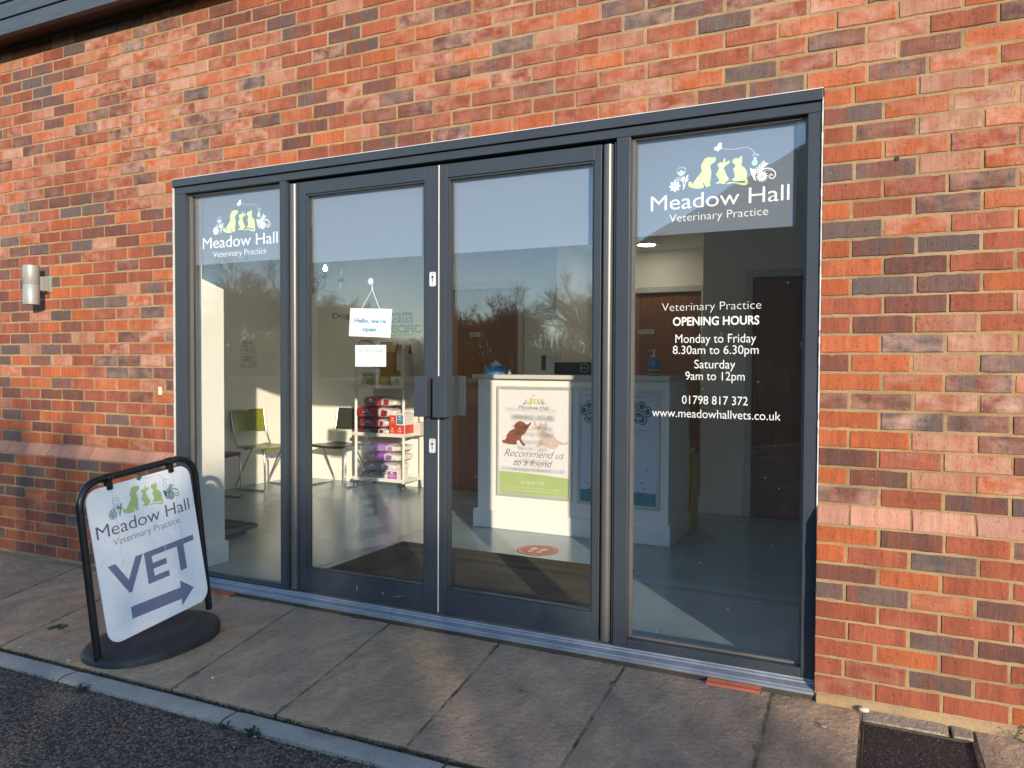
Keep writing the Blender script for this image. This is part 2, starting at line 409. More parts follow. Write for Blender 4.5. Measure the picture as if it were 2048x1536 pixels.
RAB = [(-0.0085, 0.096), (-0.0045, 0.102), (0.0045, 0.104), (0.0065, 0.112), (-0.0005, 0.122), (-0.0045, 0.131), (-0.0095, 0.134), (-0.0075, 0.141), (-0.0015, 0.138), (-0.0025, 0.147), (0.0035, 0.157), (0.0055, 0.164), (-0.0005, 0.169), (-0.0025, 0.178), (0.0035, 0.184), (0.0125, 0.185), (0.0215, 0.184), (0.0235, 0.195), (0.0285, 0.203), (0.0315, 0.194), (0.0285, 0.181), (0.0365, 0.185), (0.0475, 0.19), (0.0505, 0.185), (0.0455, 0.175), (0.0345, 0.172), (0.0275, 0.164), (0.0235, 0.157), (0.0305, 0.146), (0.0345, 0.132), (0.0415, 0.12), (0.0465, 0.113), (0.0435, 0.104), (0.0355, 0.103), (0.0325, 0.094), (0.0225, 0.091), (0.0115, 0.096), (0.0025, 0.096)]
CAT = [(0.0605, 0.18), (0.0625, 0.191), (0.0705, 0.194), (0.0755, 0.198), (0.0835, 0.193), (0.0925, 0.198), (0.0955, 0.206), (0.1005, 0.198), (0.1005, 0.18), (0.0975, 0.169), (0.0995, 0.16), (0.1105, 0.153), (0.1185, 0.141), (0.1225, 0.125), (0.1205, 0.108), (0.1255, 0.094), (0.1245, 0.083), (0.1155, 0.077), (0.0935, 0.082), (0.0725, 0.09), (0.0545, 0.092), (0.0415, 0.088), (0.0375, 0.092), (0.0505, 0.097), (0.0675, 0.095), (0.0895, 0.091), (0.1105, 0.087), (0.1175, 0.09), (0.1105, 0.096), (0.0935, 0.098), (0.0765, 0.099), (0.0635, 0.102), (0.0595, 0.109), (0.0695, 0.113), (0.0715, 0.124), (0.0675, 0.139), (0.0645, 0.151), (0.0715, 0.159), (0.0735, 0.167), (0.0665, 0.173)]
def logo(parent, to3, anim, txt, flo, flo2, outline=False, local=False, small=False):
    """clinic logo: three animals, flowers, butterfly, name; in units of metres at shop-window size"""
    a = MB()
    for sh in (DOG, RAB, CAT): fill(a, sh, to3, 0)
    obj('animal_emblem', a, anim, parent, local, fixn=False)
    f = MB(); W0 = 0.0042
    def daisy(cx, cy, r, petals, mi=0):
        for k in range(petals):
            an = 2 * math.pi * k / petals
            if outline: ring(f, cx + r * 0.62 * math.cos(an), cy + r * 0.62 * math.sin(an), r * 0.25, r * 0.38, to3, 0, mi, 10)
            else: disc(f, cx + r * 0.64 * math.cos(an), cy + r * 0.64 * math.sin(an), r * 0.36, to3, 0.00004 * k, mi, 10, r * 1.75 / petals, an)
        disc(f, cx, cy, r * 0.36, to3, 0.0007, 1, 12)
    daisy(-0.1865, 0.102, 0.026, 8)
    # left tulip and stem
    tul = [(-0.1585, 0.142), (-0.172, 0.150), (-0.1795, 0.167), (-0.168, 0.161), (-0.160, 0.172), (-0.150, 0.162), (-0.1395, 0.170), (-0.143, 0.152)]
    if outline: stroke(f, tul, 0.004, to3, 0, 1, True)
    else: fill(f, tul, to3, 0, 1)
    for dx, dy in ((-0.176, 0.174), (-0.168, 0.180), (-0.158, 0.182), (-0.148, 0.179), (-0.141, 0.176)): disc(f, dx, dy, 0.0024, to3, 0, 0, 8)
    stroke(f, curve([(-0.1505, 0.084), (-0.1415, 0.105), (-0.1405, 0.122), (-0.150, 0.142)]), W0, to3)
    for ax, ay, rt in ((-0.133, 0.138, 1.0), (-0.134, 0.122, 0.9), (-0.152, 0.128, 2.2)): disc(f, ax, ay, 0.0105, to3, 0.0002, 0, 10, 0.004, rt)
    stroke(f, curve([(-0.1835, 0.127), (-0.1645, 0.128), (-0.1505, 0.116), (-0.1485, 0.096)]), 0.003, to3)
    for k in range(6): disc(f, -0.186 + k * 0.0065, 0.134 + 0.004 * math.sin(k * 0.7), 0.0021, to3, 0, 0, 8)
    obj('flower_emblem', f, [flo, flo2], parent, local, fixn=False); f = MB()
    daisy(0.1825, 0.108, 0.024, 12)
    # right tulip, fern, spiral
    tr = [(0.1525, 0.155), (0.142, 0.160), (0.140, 0.170), (0.148, 0.182), (0.148, 0.192), (0.160, 0.192), (0.159, 0.182), (0.1645, 0.170), (0.162, 0.160)]
    if outline: stroke(f, tr, 0.004, to3, 0, 1, True)
    else: fill(f, tr, to3, 0, 1)
    for dx, dy in ((0.144, 0.200), (0.152, 0.205), (0.160, 0.203), (0.167, 0.199)): disc(f, dx, dy, 0.0026, to3, 0, 0, 8)
    stroke(f, [(0.155, 0.122), (0.1985, 0.165)], 0.003, to3)
    for k in range(5):
        t = k / 4.0; x, y = 0.160 + t * 0.033, 0.128 + t * 0.032
        disc(f, x - 0.004, y + 0.007, 0.0075, to3, 0.0002, 0, 9, 0.0033, 1.6); disc(f, x + 0.008, y - 0.002, 0.0075, to3, 0.0002, 0, 9, 0.0033, 0.1)
    stroke(f, curve([(0.1565, 0.092), (0.1535, 0.112), (0.157, 0.126)]), W0, to3); stroke(f, curve([(0.1515, 0.098), (0.1435, 0.122), (0.1395, 0.146)]), W0, to3)
    for k in range(4): disc(f, 0.1385 + 0.002 * k, 0.142 - 0.008 * k, 0.008, to3, 0.0002, 0, 9, 0.0034, 2.3); disc(f, 0.1475 + 0.001 * k, 0.138 - 0.008 * k, 0.008, to3, 0.0003, 0, 9, 0.0034, 0.8)
    stroke(f, curve([(0.1695, 0.127), (0.1995, 0.140), (0.2255, 0.132), (0.2375, 0.112), (0.227, 0.095), (0.2125, 0.101), (0.2175, 0.113), (0.226, 0.108)]), 0.0042, to3)
    for k in range(6): disc(f, 0.196 + k * 0.006, 0.131 + 0.0015 * math.sin(k), 0.0019, to3, 0, 0, 8)
    obj('flower_emblem', f, [flo, flo2], parent, local, fixn=False); f = MB()
    # butterfly and its trail
    disc(f, 0.006, 0.260, 0.0115, to3, 0, 0, 12, 0.0085, 0.9); disc(f, 0.009, 0.247, 0.008, to3, 0.0001, 0, 12, 0.006, 0.2)
    disc(f, -0.009, 0.247, 0.0095, to3, 0.0002, 0, 12, 0.0075, 0.6); disc(f, -0.001, 0.240, 0.007, to3, 0.0003, 0, 12, 0.005, 1.2)
    if not small: stroke(f, curve([(0.0185, 0.242), (0.0535, 0.236), (0.0835, 0.235), (0.1135, 0.238), (0.1345, 0.229), (0.1525, 0.207)], 5), 0.0012, to3)
    obj('butterfly_emblem', f, flo, parent, local, fixn=False)
    t = MB()
    text(t, 'Meadow Hall', -0.2945, 0.2935, 0.0, 0.0705, to3, -0.004, sp=0.97)
    obj('lettering', t, txt, parent, local, fixn=False)
    if not small:
        t = MB(); text(t, 'Veterinary Practice', -0.2095, 0.2095, -0.055, 0.037, to3, -0.012); obj('lettering', t, txt, parent, local, fixn=False)

# ------------------------------------------------------------ brick wall
PITCH, CR, Z0 = 0.2185, 0.075, 0.03
XL, XR, WT = -3.645, 0.002, 3.502
PAL = dict(orange=((0.375, 0.104, 0.037), (0.325, 0.086, 0.032)), red=((0.285, 0.080, 0.041), (0.225, 0.064, 0.036)),
           brown=((0.175, 0.060, 0.040), (0.118, 0.056, 0.046)), purple=((0.108, 0.072, 0.066), (0.165, 0.06, 0.042)),
           grey=((0.098, 0.080, 0.074), (0.125, 0.076, 0.066)), tile=((0.45, 0.225, 0.155), (0.42, 0.205, 0.14)), pink=((0.34, 0.130, 0.078), (0.36, 0.185, 0.122)))
def build_brickwork():
    mb = MB(); C1 = []; C2 = []; mor = MB()
    def brick(x0, x1, z0, z1, yf, yb, kind, eff, lean=0.0):
        """one brick: slightly irregular face with a worn arris; lean tips the face back at its top (plinth course)"""
        j = lambda a: R.uniform(-a, a)
        nx = 8; pts = []
        yf += j(0.0022)
        for k in range(nx): pts.append((x0 + (x1 - x0) * k / (nx - 1) + (j(.0012) if 0 < k < nx - 1 else j(.0008)), z0 + j(.0013) + (R.uniform(.001, .0045) if R.random() < .07 else 0)))
        pts.append((x1 + j(.0012), (z0 + z1) / 2 + j(.004)))
        for k in range(nx): pts.append((x1 - (x1 - x0) * k / (nx - 1) + j(.0008), z1 + j(.0013) - (R.uniform(.001, .0045) if R.random() < .07 else 0)))
        pts.append((x0 + j(.0012), (z0 + z1) / 2 + j(.004)))
        cx, cz = (x0 + x1) / 2, (z0 + z1) / 2; tx, tz = (j(.006), j(.010)) if not lean else (0, 0); b = 0.0036
        def ly(z): return lean * (z - z0) / (z1 - z0)
        front = [(cx + (x - cx) * (1 - 2 * b / (x1 - x0)), yf + ly(z) + (x - cx) * tx + (z - cz) * tz, cz + (z - cz) * (1 - 2 * b / (z1 - z0))) for x, z in pts]
        mid = [(x, yf + ly(z) + .0042 + j(.0007), z) for x, z in pts]; back = [(x, yb, z) for x, z in pts]
        n = len(pts); fs = [tuple(range(n))]
        for i in range(n):
            q = (i + 1) % n; fs.append((i, n + i, n + q, q)); fs.append((n + i, 2 * n + i, 2 * n + q, n + q))
        mb.add(front + mid + back, fs)
        a, c = PAL[kind]; g = R.uniform(0.86, 1.14); h = 1 + j(.05)
        if R.random() < .5: a, c = c, a
        C1.extend([(a[0] * g, a[1] * g * h, a[2] * g * h, eff)] * (3 * n)); C2.extend([(c[0] * g, c[1] * g, c[2] * g, R.random())] * (3 * n))
    K = dict(o='orange', r='red', b='brown', p='purple', g='grey', k='pink')
    RIGHT = {31: 'ook', 30: 'pok', 29: 'rbk', 28: 'oor', 27: 'gpk', 26: 'rrp', 25: 'orp', 24: 'gor', 23: 'opg', 22: 'obr', 21: 'ogp', 20: 'rpr', 19: 'rbk', 18: 'ogk', 17: 'pok', 16: 'oop', 15: 'bbk', 14: 'ogp', 13: 'ook', 12: 'brk', 11: 'obk', 10: 'prp', 8: 'obr', 7: 'org', 6: 'por', 5: 'gpo', 4: 'rrr', 3: 'rrp', 2: 'ror', 1: 'rrp', 0: 'rrr'}
    ABOVE = 'rrrorrpbpoororppo'
    def kind_at(x, z, row):
        u = R.random(); nearR = 0 < x < .55; nearL = XL - 1.4 < x < XL
        if z > 2.43:
            tab = (('orange', .23), ('red', .40), ('brown', .13), ('purple', .09), ('grey', .06), ('pink', .09))
        elif x > 0: tab = (('orange', .34), ('red', .27), ('brown', .12), ('purple', .16), ('grey', .05), ('pink', .06)) if nearR else (('orange', .14), ('red', .42), ('brown', .13), ('purple', .11), ('grey', .04), ('pink', .16))
        else: tab = (('orange', .26), ('red', .36), ('brown', .13), ('purple', .10), ('grey', .12), ('pink', .03))
        for k, p in tab:
            u -= p
            if u <= 0: return k
        return 'red'
    def eff_at(x, z):
        v = 0.0
        for cx, cz, r, s in ((-3.9, 2.85, .75, .95), (-3.1, 2.75, .5, .7), (-1.6, 2.8, .6, .6), (0.05, 2.75, .45, .75), (0.55, 2.2, .38, .95), (0.55, 1.15, .35, .85), (-5.2, 2.55, .6, .55), (-4.0, 1.35, .5, .45), (-0.8, 2.62, .5, .5)):
            d = math.hypot(x - cx, (z - cz)) / r
            v = max(v, s * max(0, 1 - d * d))
        return min(1, v * R.uniform(.35, 1.3) + (R.uniform(.2, .8) if R.random() < .13 else R.uniform(0, .10)))
    rows = int((WT - Z0) / CR) + 1
    for k in range(rows):
        z0 = Z0 + CR * k + .0045; z1 = z0 + .0664
        if z0 > WT - .02: break
        z1 = min(z1, WT - .002)
        plinth = k < 9; tile = k == 9
        yf = -0.050 if (plinth or tile) else 0.0
        segs = [(-9.2, XL, -3.612), (XR, 3.6, .0045)] if z0 < 2.428 else [(-9.2, 3.6, -.065)]
        for xa, xb, j0 in segs:
            j = j0 + (PITCH / 2 if k % 2 else 0)
            n0 = math.floor((xa - j) / PITCH) - 1; cuts = [j + PITCH * i + R.uniform(-.006, .006) for i in range(n0, n0 + int((xb - xa) / PITCH) + 4)]
            cuts = [c for c in cuts if xa + .045 < c < xb - .045]; ed = [xa] + cuts + [xb]
            for a, b in zip(ed[:-1], ed[1:]):
                end = (a == xa and xa > -1) or (b == xb and xb < 0)
                la = a + (.0047 if a != xa else 0); lb = b - (.0047 if b != xb else 0)
                kd = 'tile' if tile else kind_at((a + b) / 2, z0, k)
                if xa > -1 and z0 < 2.42 and k in RIGHT:
                    q = ed.index(a)
                    if q < 3: kd = K[RIGHT[k][q]]
                if k == 32 and -3.75 < a < .1: kd = K[ABOVE[max(0, min(16, int((a + 3.561) / PITCH + .5)))]]
                if plinth and kd == 'pink': kd = 'red'
                ef = 0.25 if tile else (eff_at((a + b) / 2, z0) * (.45 if plinth else 1))
                brick(la, lb, z0 + (-.003 if tile else 0), z1 + (.003 if tile else 0), yf, .092 if end else .02, kd, ef, .050 if tile else 0)
    # mortar bed just behind the faces
    for xa, xb in ((-9.2, XL - .002), (XR + .002, 3.6)):
        mor.box(xa, xb, -.0470, .088, -.06, Z0 + CR * 9 + .004)
        mor.prism([(-.0410, Z0 + CR * 9 + .004), (.0085, Z0 + CR * 10 - .001), (.088, Z0 + CR * 10 - .001), (.088, Z0 + CR * 9 + .004)], lambda u, v, d, xa=xa: (xa + d, u, v), xb - xa)
        mor.box(xa, xb, .0030, .088, Z0 + CR * 10 - .001, 2.434)
    mor.box(-9.2, 3.6, .0030, .088, 2.434, WT)
    return mb, C1, C2, mor
wall = thing('brick_wall', 'red, orange and purple brick wall with a sloped pink plinth course around the shop entrance', 'wall')
mb, C1, C2, mor = build_brickwork()
bw = obj('brickwork', mb, M_BRICK, wall, fixn=True)
for nm, dat in (('c1', C1), ('c2', C2)):
    at = bw.data.color_attributes.new(nm, 'FLOAT_COLOR', 'POINT')
    at.data.foreach_set('color', [q for c in dat for q in c])
obj('mortar', mor, M_MORTAR, wall)
# ragged mortar fillet at the foot of the wall
fl = MB()
for xa, xb in ((-9.2, XL), (XR + .01, 3.6)):
    fl = MB(); n = int((xb - xa) / .035); P = []
    for i in range(n + 1):
        x = xa + (xb - xa) * i / n; kf = 1.0 if x > 0 else .35; d = (.011 + .014 * mnoise.noise((x * 6, 3, 0))) * kf; h = (.033 + .012 * mnoise.noise((x * 7, 9, 0))) * (1.0 if x > 0 else .55)
        P.append([(x, -.046, h), (x, -.050 - d * .5, h * .75), (x, -.052 - d, .004), (x, -.052 - d, -.02), (x, -.04, -.02)])
    fl.add([q for p in P for q in p], [(i * 5 + k, i * 5 + k + 1, i * 5 + 6 + k, i * 5 + 5 + k) for i in range(n) for k in range(4)])
    obj('mortar_fillet', fl, M_MORTAR if xa > -1 else plain('dark_mortar', (.13, .105, .075), .95, var=.4, bump=.4), wall, smooth=True)  # left fillet uses a darker mortar
hb = MB(); hb.lathe([(.0085, -.0016), (.0085, .004)], (.267, 0, 2.127), 14, axis='y')
obj('drill_hole', hb, M_BLACK, wall)
# outer leaf is closed behind by the inner leaf; upper storey cladding
cl = thing('timber_cladding', 'dark blue-grey horizontal timber boards overhanging the top of the brick wall', 'cladding', (-3, 0, WT))
b = MB()
for i in range(9):
    z = 3.462 + i * .105
    b.prism([(-.200, z), (-.196, z + .094), (-.180, z + .106), (-.16, z + .106), (-.16, z)], lambda u, v, d: (-9.2 + d, u, v), 12.8)
obj('board', b, M_CLAD, cl, bevel=.002)
b = MB(); b.box(-9.2, 3.6, -.165, .09, WT + .002, WT + .03)
obj('soffit', b, plain('brown_soffit', (0.055, 0.03, 0.022), .6), cl)
b = MB(); b.box(-9.2, 3.6, -.159, 6.2, WT + .032, 4.5)
obj('upper_wall', b, M_DARK, cl)

# ------------------------------------------------------------ glazed entrance
ent = thing('shop_entrance', 'grey aluminium glazed entrance screen with double doors between two tall windows', 'entrance', (-1.82, 0, 0))
YF, YB = .006, .088
b = MB()
b.box(-3.640, -3.552, YF, YB, .0565, 2.345)                # jambs
b.box(-.055, -.001, YF, YB, .0565, 2.345)
b.box(-2.815, -2.772, YF, YB, .0565, 2.345)                # mullions
b.box(-.856, -.793, YF, YB, .0565, 2.345)
b.box(-3.640, -.001, YF, YB, 2.3455, 2.386)                # head
b.box(-3.5515, -2.8155, YF, YB, .0565, .072)               # window bottom rails
b.box(-.7925, -.0555, YF, YB, .0565, .096)
obj('frame', b, M_FRAME, ent, bevel=.0025)
b = MB(); b.box(-3.643, .001, -.010, YB, 2.3885, 2.431); obj('head_trim', b, M_FRAME, ent, bevel=.002)
for x0, x1, z0 in ((-3.5515, -2.8155, .0725), (-.7925, -.0555, .0965)):
    b = MB(); b.box(x0, x0 + .012, .040, .058, z0 + .0095, 2.3345); b.box(x1 - .012, x1, .040, .058, z0 + .0095, 2.3345)
    b.box(x0, x1, .040, .058, z0, z0 + .0095); b.box(x0, x1, .040, .058, 2.3345, 2.345)
    obj('glazing_bead', b, M_BEAD, ent)
for q in ((-2.771, -2.693, .066, .086, .0575, 2.344), (-.931, -.857, .066, .086, .0575, 2.344), (-2.6925, -.9315, .060, .086, 2.3305, 2.345)):
    b = MB(); b.box(*q); obj('dark_gap_fill', b, M_DARK, ent)  # black strips fill the gaps round the doors in place of their shade
for x in (-2.733, -.901):
    b = MB(); b.lathe([(.025, .066), (.025, 2.325)], (x, .036, 0), 20); obj('finger_guard', b, M_ROLL, ent, smooth=True)
for q in ((-2.771, -2.762, .012, .05, .0575, 2.33), (-2.705, -2.6955, .018, .05, .0575, 2.33), (-.868, -.8575, .016, .05, .0575, 2.33)):
    b = MB(); b.box(*q); obj('guard_strip', b, M_FRAME, ent, bevel=.001)
b = MB()
pr = [(-.050, .014), (-.050, .025), (-.040, .029), (-.037, .033), (-.006, .041), (-.003, .047), (.006, .0495), (.008, .056), (YB, .056), (YB, .006), (-.02, .006), (-.02, .014)]
b.prism(pr, lambda u, v, d: (-3.643 + d, u, v), 3.644)
obj('threshold', b, M_SILL, ent, bevel=.0012)
b = MB(); b.box(-3.64, 0, -.044, YB, -.03, .0135); obj('threshold_bed', b, plain('dark_bedding', (.05, .042, .035), .95, bump=.5), ent)
b = MB()
for x in (-3.6445, .0005):
    n = 60
    for i in range(n):
        z = .72 + (2.40 - .72) * i / n; wv = .0022 + .0018 * mnoise.noise((x, i * .9, 2))
        b.box(x - wv, x + wv, -.002 + .001 * math.sin(i), .012, z, z + (2.40 - .72) / n)
b.box(-3.646, .003, -.0125, .0, 2.4312, 2.4345)
obj('sealant', b, M_SEAL, ent)
# fixed windows
win = []
for nm, x0, x1, z0 in (('w', -3.552, -2.8145, .072), ('e', -.793, -.0545, .096)):
    b = MB(); b.box(x0, x1, .060, .078, z0, 2.3455); p = obj('window_pane', b, M_GLASS, ent); win.append(p)
for p, xa, xb, za, zb in ((win[0], -3.54, -2.824, 1.925, 2.336), (win[1], -.782, -.1035, 1.91, 2.336)):
    b = MB(); b.box(xa, xb, .0788, .0796, za, zb); obj('frosted_film', b, M_FILM, p)
for p, cx in ((win[0], -3.190), (win[1], -.4235)):
    g = lambda u, v, d, cx=cx: (cx + u, .0785 - d * .3, 2.02 + v)
    logo(p, g, M_LIME, M_WHITE, M_WHITE, M_MINT)
g = lambda u, v, d: (u, .0786 - d, v)
t = MB(); text(t, 'Veterinary Practice', -.663, -.237, 1.572, .038, g, -.016); obj('opening_hours_line', t, M_WHITE, win[1], fixn=False)
t = MB(); text(t, 'OPENING HOURS', -.613, -.244, 1.507, .038, g, .022); obj('opening_hours_line', t, M_WHITE, win[1], fixn=False)
t = MB(); text(t, 'Monday to Friday', -.601, -.256, 1.430, .040, g, -.002); obj('opening_hours_line', t, M_WHITE, win[1], fixn=False)
t = MB(); text(t, '8.30am to 6.30pm', -.612, -.245, 1.381, .039, g, -.002); obj('opening_hours_line', t, M_WHITE, win[1], fixn=False)
t = MB(); text(t, 'Saturday', -.516, -.341, 1.318, .040, g, -.002); obj('opening_hours_line', t, M_WHITE, win[1], fixn=False)
t = MB(); text(t, '9am to 12pm', -.555, -.301, 1.267, .039, g, -.002); obj('opening_hours_line', t, M_WHITE, win[1], fixn=False)
t = MB(); text(t, '01798 817 372', -.569, -.287, 1.161, .039, g, -.002); obj('opening_hours_line', t, M_WHITE, win[1], fixn=False)
t = MB(); text(t, 'www.meadowhallvets.co.uk', -.704, -.153, 1.101, .039, g, -.002); obj('opening_hours_line', t, M_WHITE, win[1], fixn=False)
# doors
def door(x0, x1, sl, sr, handle_x, lock):
    d = MB(); yf, yb = .022, .080
    d.box(x0, x0 + sl, yf, yb, .0665, 2.330); d.box(x1 - sr, x1, yf, yb, .0665, 2.330)
    d.box(x0 + sl, x1 - sr, yf + .0005, yb, 2.262, 2.3298); d.box(x0 + sl, x1 - sr, yf + .0005, yb, .0668, .190)
    o = obj('door', d, M_FRAME, ent, bevel=.002)
    g = MB(); g.box(x0 + sl, x1 - sr, .056, .070, .190, 2.262); obj('door_pane', g, M_GLASS, o)
    f = MB(); f.box(x0 + sl + .012, x1 - sr - .012, .0708, .0715, 1.890, 2.252); obj('frosted_film', f, M_FILM, o)
    k = MB(); a0, a1 = x0 + sl, x1 - sr
    k.box(a0, a0 + .012, .030, .0555, .1905, 2.2615); k.box(a1 - .010, a1, .030, .0555, .1905, 2.2615)
    k.box(a0 + .0122, a1 - .0102, .030, .0555, .1905, .199); k.box(a0 + .0122, a1 - .0102, .030, .0555, 2.2525, 2.2615)
    obj('glazing_bead', k, M_FRAME, o, bevel=.0012)
    h = MB()
    for ya, yb2 in ((-.040, .0215), (.0805, .140)):
        s = handle_x
        if ya < 0:
            h.box(s - .040, s + .034, ya, ya + .012, 1.066, 1.272); h.box(s + .012, s + .0335, ya + .0122, yb2, 1.067, 1.271)
        else:
            h.box(s - .040, s + .052, yb2 - .012, yb2, 1.066, 1.272); h.box(s - .02, s + .012, ya, yb2 - .0122, 1.067, 1.271)
    obj('handle', h, M_FRAME, o, bevel=.003)
    if lock:
        for z in (1.760, .917):
            q = MB(); q.prism(rrect(-1.842, -1.806, z - .036, z + .036, .008), lambda u, v, dd: (u, .0215 - dd, v), .004)
            lp = obj('lock_plate', q, plain('satin_lock_plate', (.72, .72, .71), .35, .4), o)
            q = MB(); G2 = lambda u, v, dd: (u, .0170 - dd, v)
            disc(q, -1.824, z + .010, .0065, G2, 0, 0, 14); fill(q, [(-1.8265, z - .016), (-1.8215, z - .016), (-1.8225, z + .008), (-1.8255, z + .008)], G2, .0003)
            disc(q, -1.824, z + .028, .0025, G2, 0, 0, 8); disc(q, -1.824, z - .028, .0025, G2, 0, 0, 8)
            obj('keyhole', q, M_BLACK, lp, fixn=False)
    return o
d1 = door(-2.692, -1.7915, .044, .0825, -1.858, True)
d2 = door(-1.7865, -.932, .045, .035, -1.748, False)
b = MB(); b.box(-1.7912, -1.7868, .020, .050, .07, 2.328); obj('lit_edge_strip', b, plain('lit_edge_pale', (.66, .62, .58), .6), d1)  # pale strip paints in the sunlit edge between the doors
# scuffs on the left door's kick rail
G2 = lambda u, v, dd: (u, .0221 - dd, v)
for q in ([(-2.09, .112), (-2.03, .116), (-1.955, .140), (-2.02, .122)], [(-2.135, .112), (-2.125, .112), (-2.123, .130), (-2.133, .126)], [(-2.30, .112), (-2.294, .112), (-2.292, .142), (-2.302, .136)]):
    b = MB(); fill(b, q, G2, .0006); obj('scuff_mark', b, plain('grey_scuff', (.16, .18, .19), .8), d1, fixn=False)

# ------------------------------------------------------------ ground
def sheet(x0, x1, y0, y1, z, name, m):
    b = MB(); b.add([(x0, y0, z), (x1, y0, z), (x1, y1, z), (x0, y1, z)], [(0, 1, 2, 3)]); return structure(obj(name, b, m))
sheet(-600, 600, -900, 300, -.075, 'ground', mat_ground_far())
rb = MB(); nx, ny = 240, 90
for j in range(ny + 1):
    for i in range(nx + 1):
        x = -8 + 11.5 * i / nx; y = -1.0 - 3.4 * j / ny
        rb.v.append((x, y, -.016 + .006 * mnoise.noise((x * 1.3, y * 1.3, 0)) + .0018 * mnoise.noise((x * 9, y * 9, 4))))
rb.f = [(j * (nx + 1) + i, (j + 1) * (nx + 1) + i, (j + 1) * (nx + 1) + i + 1, j * (nx + 1) + i + 1) for j in range(ny) for i in range(nx)]; rb.mi = [0] * len(rb.f)
rd = structure(obj('road', rb, M_ASPH, smooth=True))
rd.data.materials[0] = M_ASPH
b = MB(); b.add([(-60, -30, -.03), (40, -30, -.03), (40, -4.3, -.03), (-60, -4.3, -.03), (-60, -4.3, -.03)], [(0, 1, 2, 3)])
b.add([(-60, -4.3, -.03), (-7.95, -4.3, -.03), (-7.95, -1.0, -.03), (-60, -1.0, -.03)], [(0, 1, 2, 3)]); b.add([(3.45, -4.3, -.03), (40, -4.3, -.03), (40, -1.0, -.03), (3.45, -1.0, -.03)], [(0, 1, 2, 3)])
structure(obj('car_park', b, M_ASPH))
# riven paving slabs, split where the photograph shows joints
YK = lambda x: -1.062 + .0195 * (x + 0)                      # kerb side edge of the slabs
lines = [(-9.2, -9.0), (-8.2, -7.95), (-7.2, -6.9), (-6.3, -5.95), (-5.2, -4.80), (-4.475, -4.04), (-3.865, -3.49), (-2.647, -2.378), (-2.035, -1.831), (-1.404, -1.247), (-.782, -.703), (-.158, -.122), (.178, .176), (.548, .56), (1.25, 1.3), (1.95, 2.0), (2.7, 2.75), (3.6, 3.6)]
sb = MB(); SC = []
SCOL = [(.455, .325, .21), (.435, .32, .215), (.47, .35, .225), (.41, .305, .215), (.46, .33, .205)]
def slab(P, zt=0.0, col=None):
    """P: four corners (wall-left, wall-right, kerb-right, kerb-left); a tiled, slightly uneven top with worn edges"""
    n, m = 14, 18; vs = []; sd = R.uniform(0, 90); col = col or R.choice(SCOL); g = R.uniform(.92, 1.08)
    for j in range(m + 1):
        for i in range(n + 1):
            a, c = i / n, j / m
            x = (P[0][0] * (1 - a) + P[1][0] * a) * (1 - c) + (P[3][0] * (1 - a) + P[2][0] * a) * c
            y = (P[0][1] * (1 - a) + P[1][1] * a) * (1 - c) + (P[3][1] * (1 - a) + P[2][1] * a) * c
            e = i in (0, n) or j in (0, m)
            z = zt + .0022 * mnoise.noise((x * 5 + sd, y * 3, 0)) + .0012 * mnoise.noise((x * 17, y * 9 + sd, 0)) - (.005 if e else 0)
            if i in (0, n): x += .004 * mnoise.noise((y * 9, sd, i))
            if j in (0, m): y += .004 * mnoise.noise((x * 9, sd, j))
            vs.append((x, y, z))
    fs = [(j * (n + 1) + i, (j + 1) * (n + 1) + i, (j + 1) * (n + 1) + i + 1, j * (n + 1) + i + 1) for j in range(m) for i in range(n)]
    # skirts
    def sk(ids):
        o = len(vs); 
        for k in ids: vs.append((vs[k][0], vs[k][1], -.045))
        for q in range(len(ids) - 1): fs.append((ids[q], ids[q + 1], o + q + 1, o + q))
    sk([i for i in range(n + 1)]); sk([m * (n + 1) + i for i in range(n + 1)]); sk([j * (n + 1) for j in range(m + 1)]); sk([j * (n + 1) + n for j in range(m + 1)])
    sb.add(vs, fs); SC.extend([(col[0] * g, col[1] * g, col[2] * g, 1)] * len(vs))
for a, c in zip(lines[:-1], lines[1:]):
    gp = .0075
    def wl(x): return -.052 if XL - .05 < x < .05 else -.060
    if abs(a[0] - .178) < 1e-6:                              # the two pieces above the sunk drain cover
        slab([(a[0] + .004, -.048), (.466, -.048), (.468, -.158), (a[0] + .004, -.158)], col=(.40, .335, .25))
        slab([(.478, -.048), (c[0] - .004, -.048), (c[0] - .004, -.15), (.478, -.156)], col=(.40, .335, .25)); continue
    slab([(a[0] + gp, wl(a[0])), (c[0] - gp, wl(c[0])), (c[1] - gp, YK(c[1])), (a[1] + gp, YK(a[1]))])
pv = structure(obj('pavement', sb, M_SLAB, smooth=True))
at = pv.data.color_attributes.new('c1', 'FLOAT_COLOR', 'POINT'); at.data.foreach_set('color', [q for c in SC for q in c])
b = MB()
n = 200
def bed(x, y): return -.0065 + .004 * mnoise.noise((x * 14, y * 14, 1))
for x0, x1 in ((-9.2, .180), (.546, 3.6)):
    n = int((x1 - x0) / .03); m = 36; o = len(b.v)
    for j in range(m + 1):
        for i in range(n + 1):
            x = x0 + (x1 - x0) * i / n; y = -.03 - 1.06 * j / m; b.v.append((x, y, bed(x, y)))
    fs = [(o + j * (n + 1) + i, o + (j + 1) * (n + 1) + i, o + (j + 1) * (n + 1) + i + 1, o + j * (n + 1) + i + 1) for j in range(m) for i in range(n)]
    b.f += fs; b.mi += [0] * len(fs)
t = NT('joint_mortar'); v = t.coord(); f = t.noise(v, 7, 5, .7)
t.set('Base Color', t.ramp(f, [(.36, (.05, .042, .026)), (.5, (.17, .135, .08)), (.64, (.33, .26, .15))])); t.set('Roughness', .95); t.bump(t.noise(v, 110, 4), .7, .006)
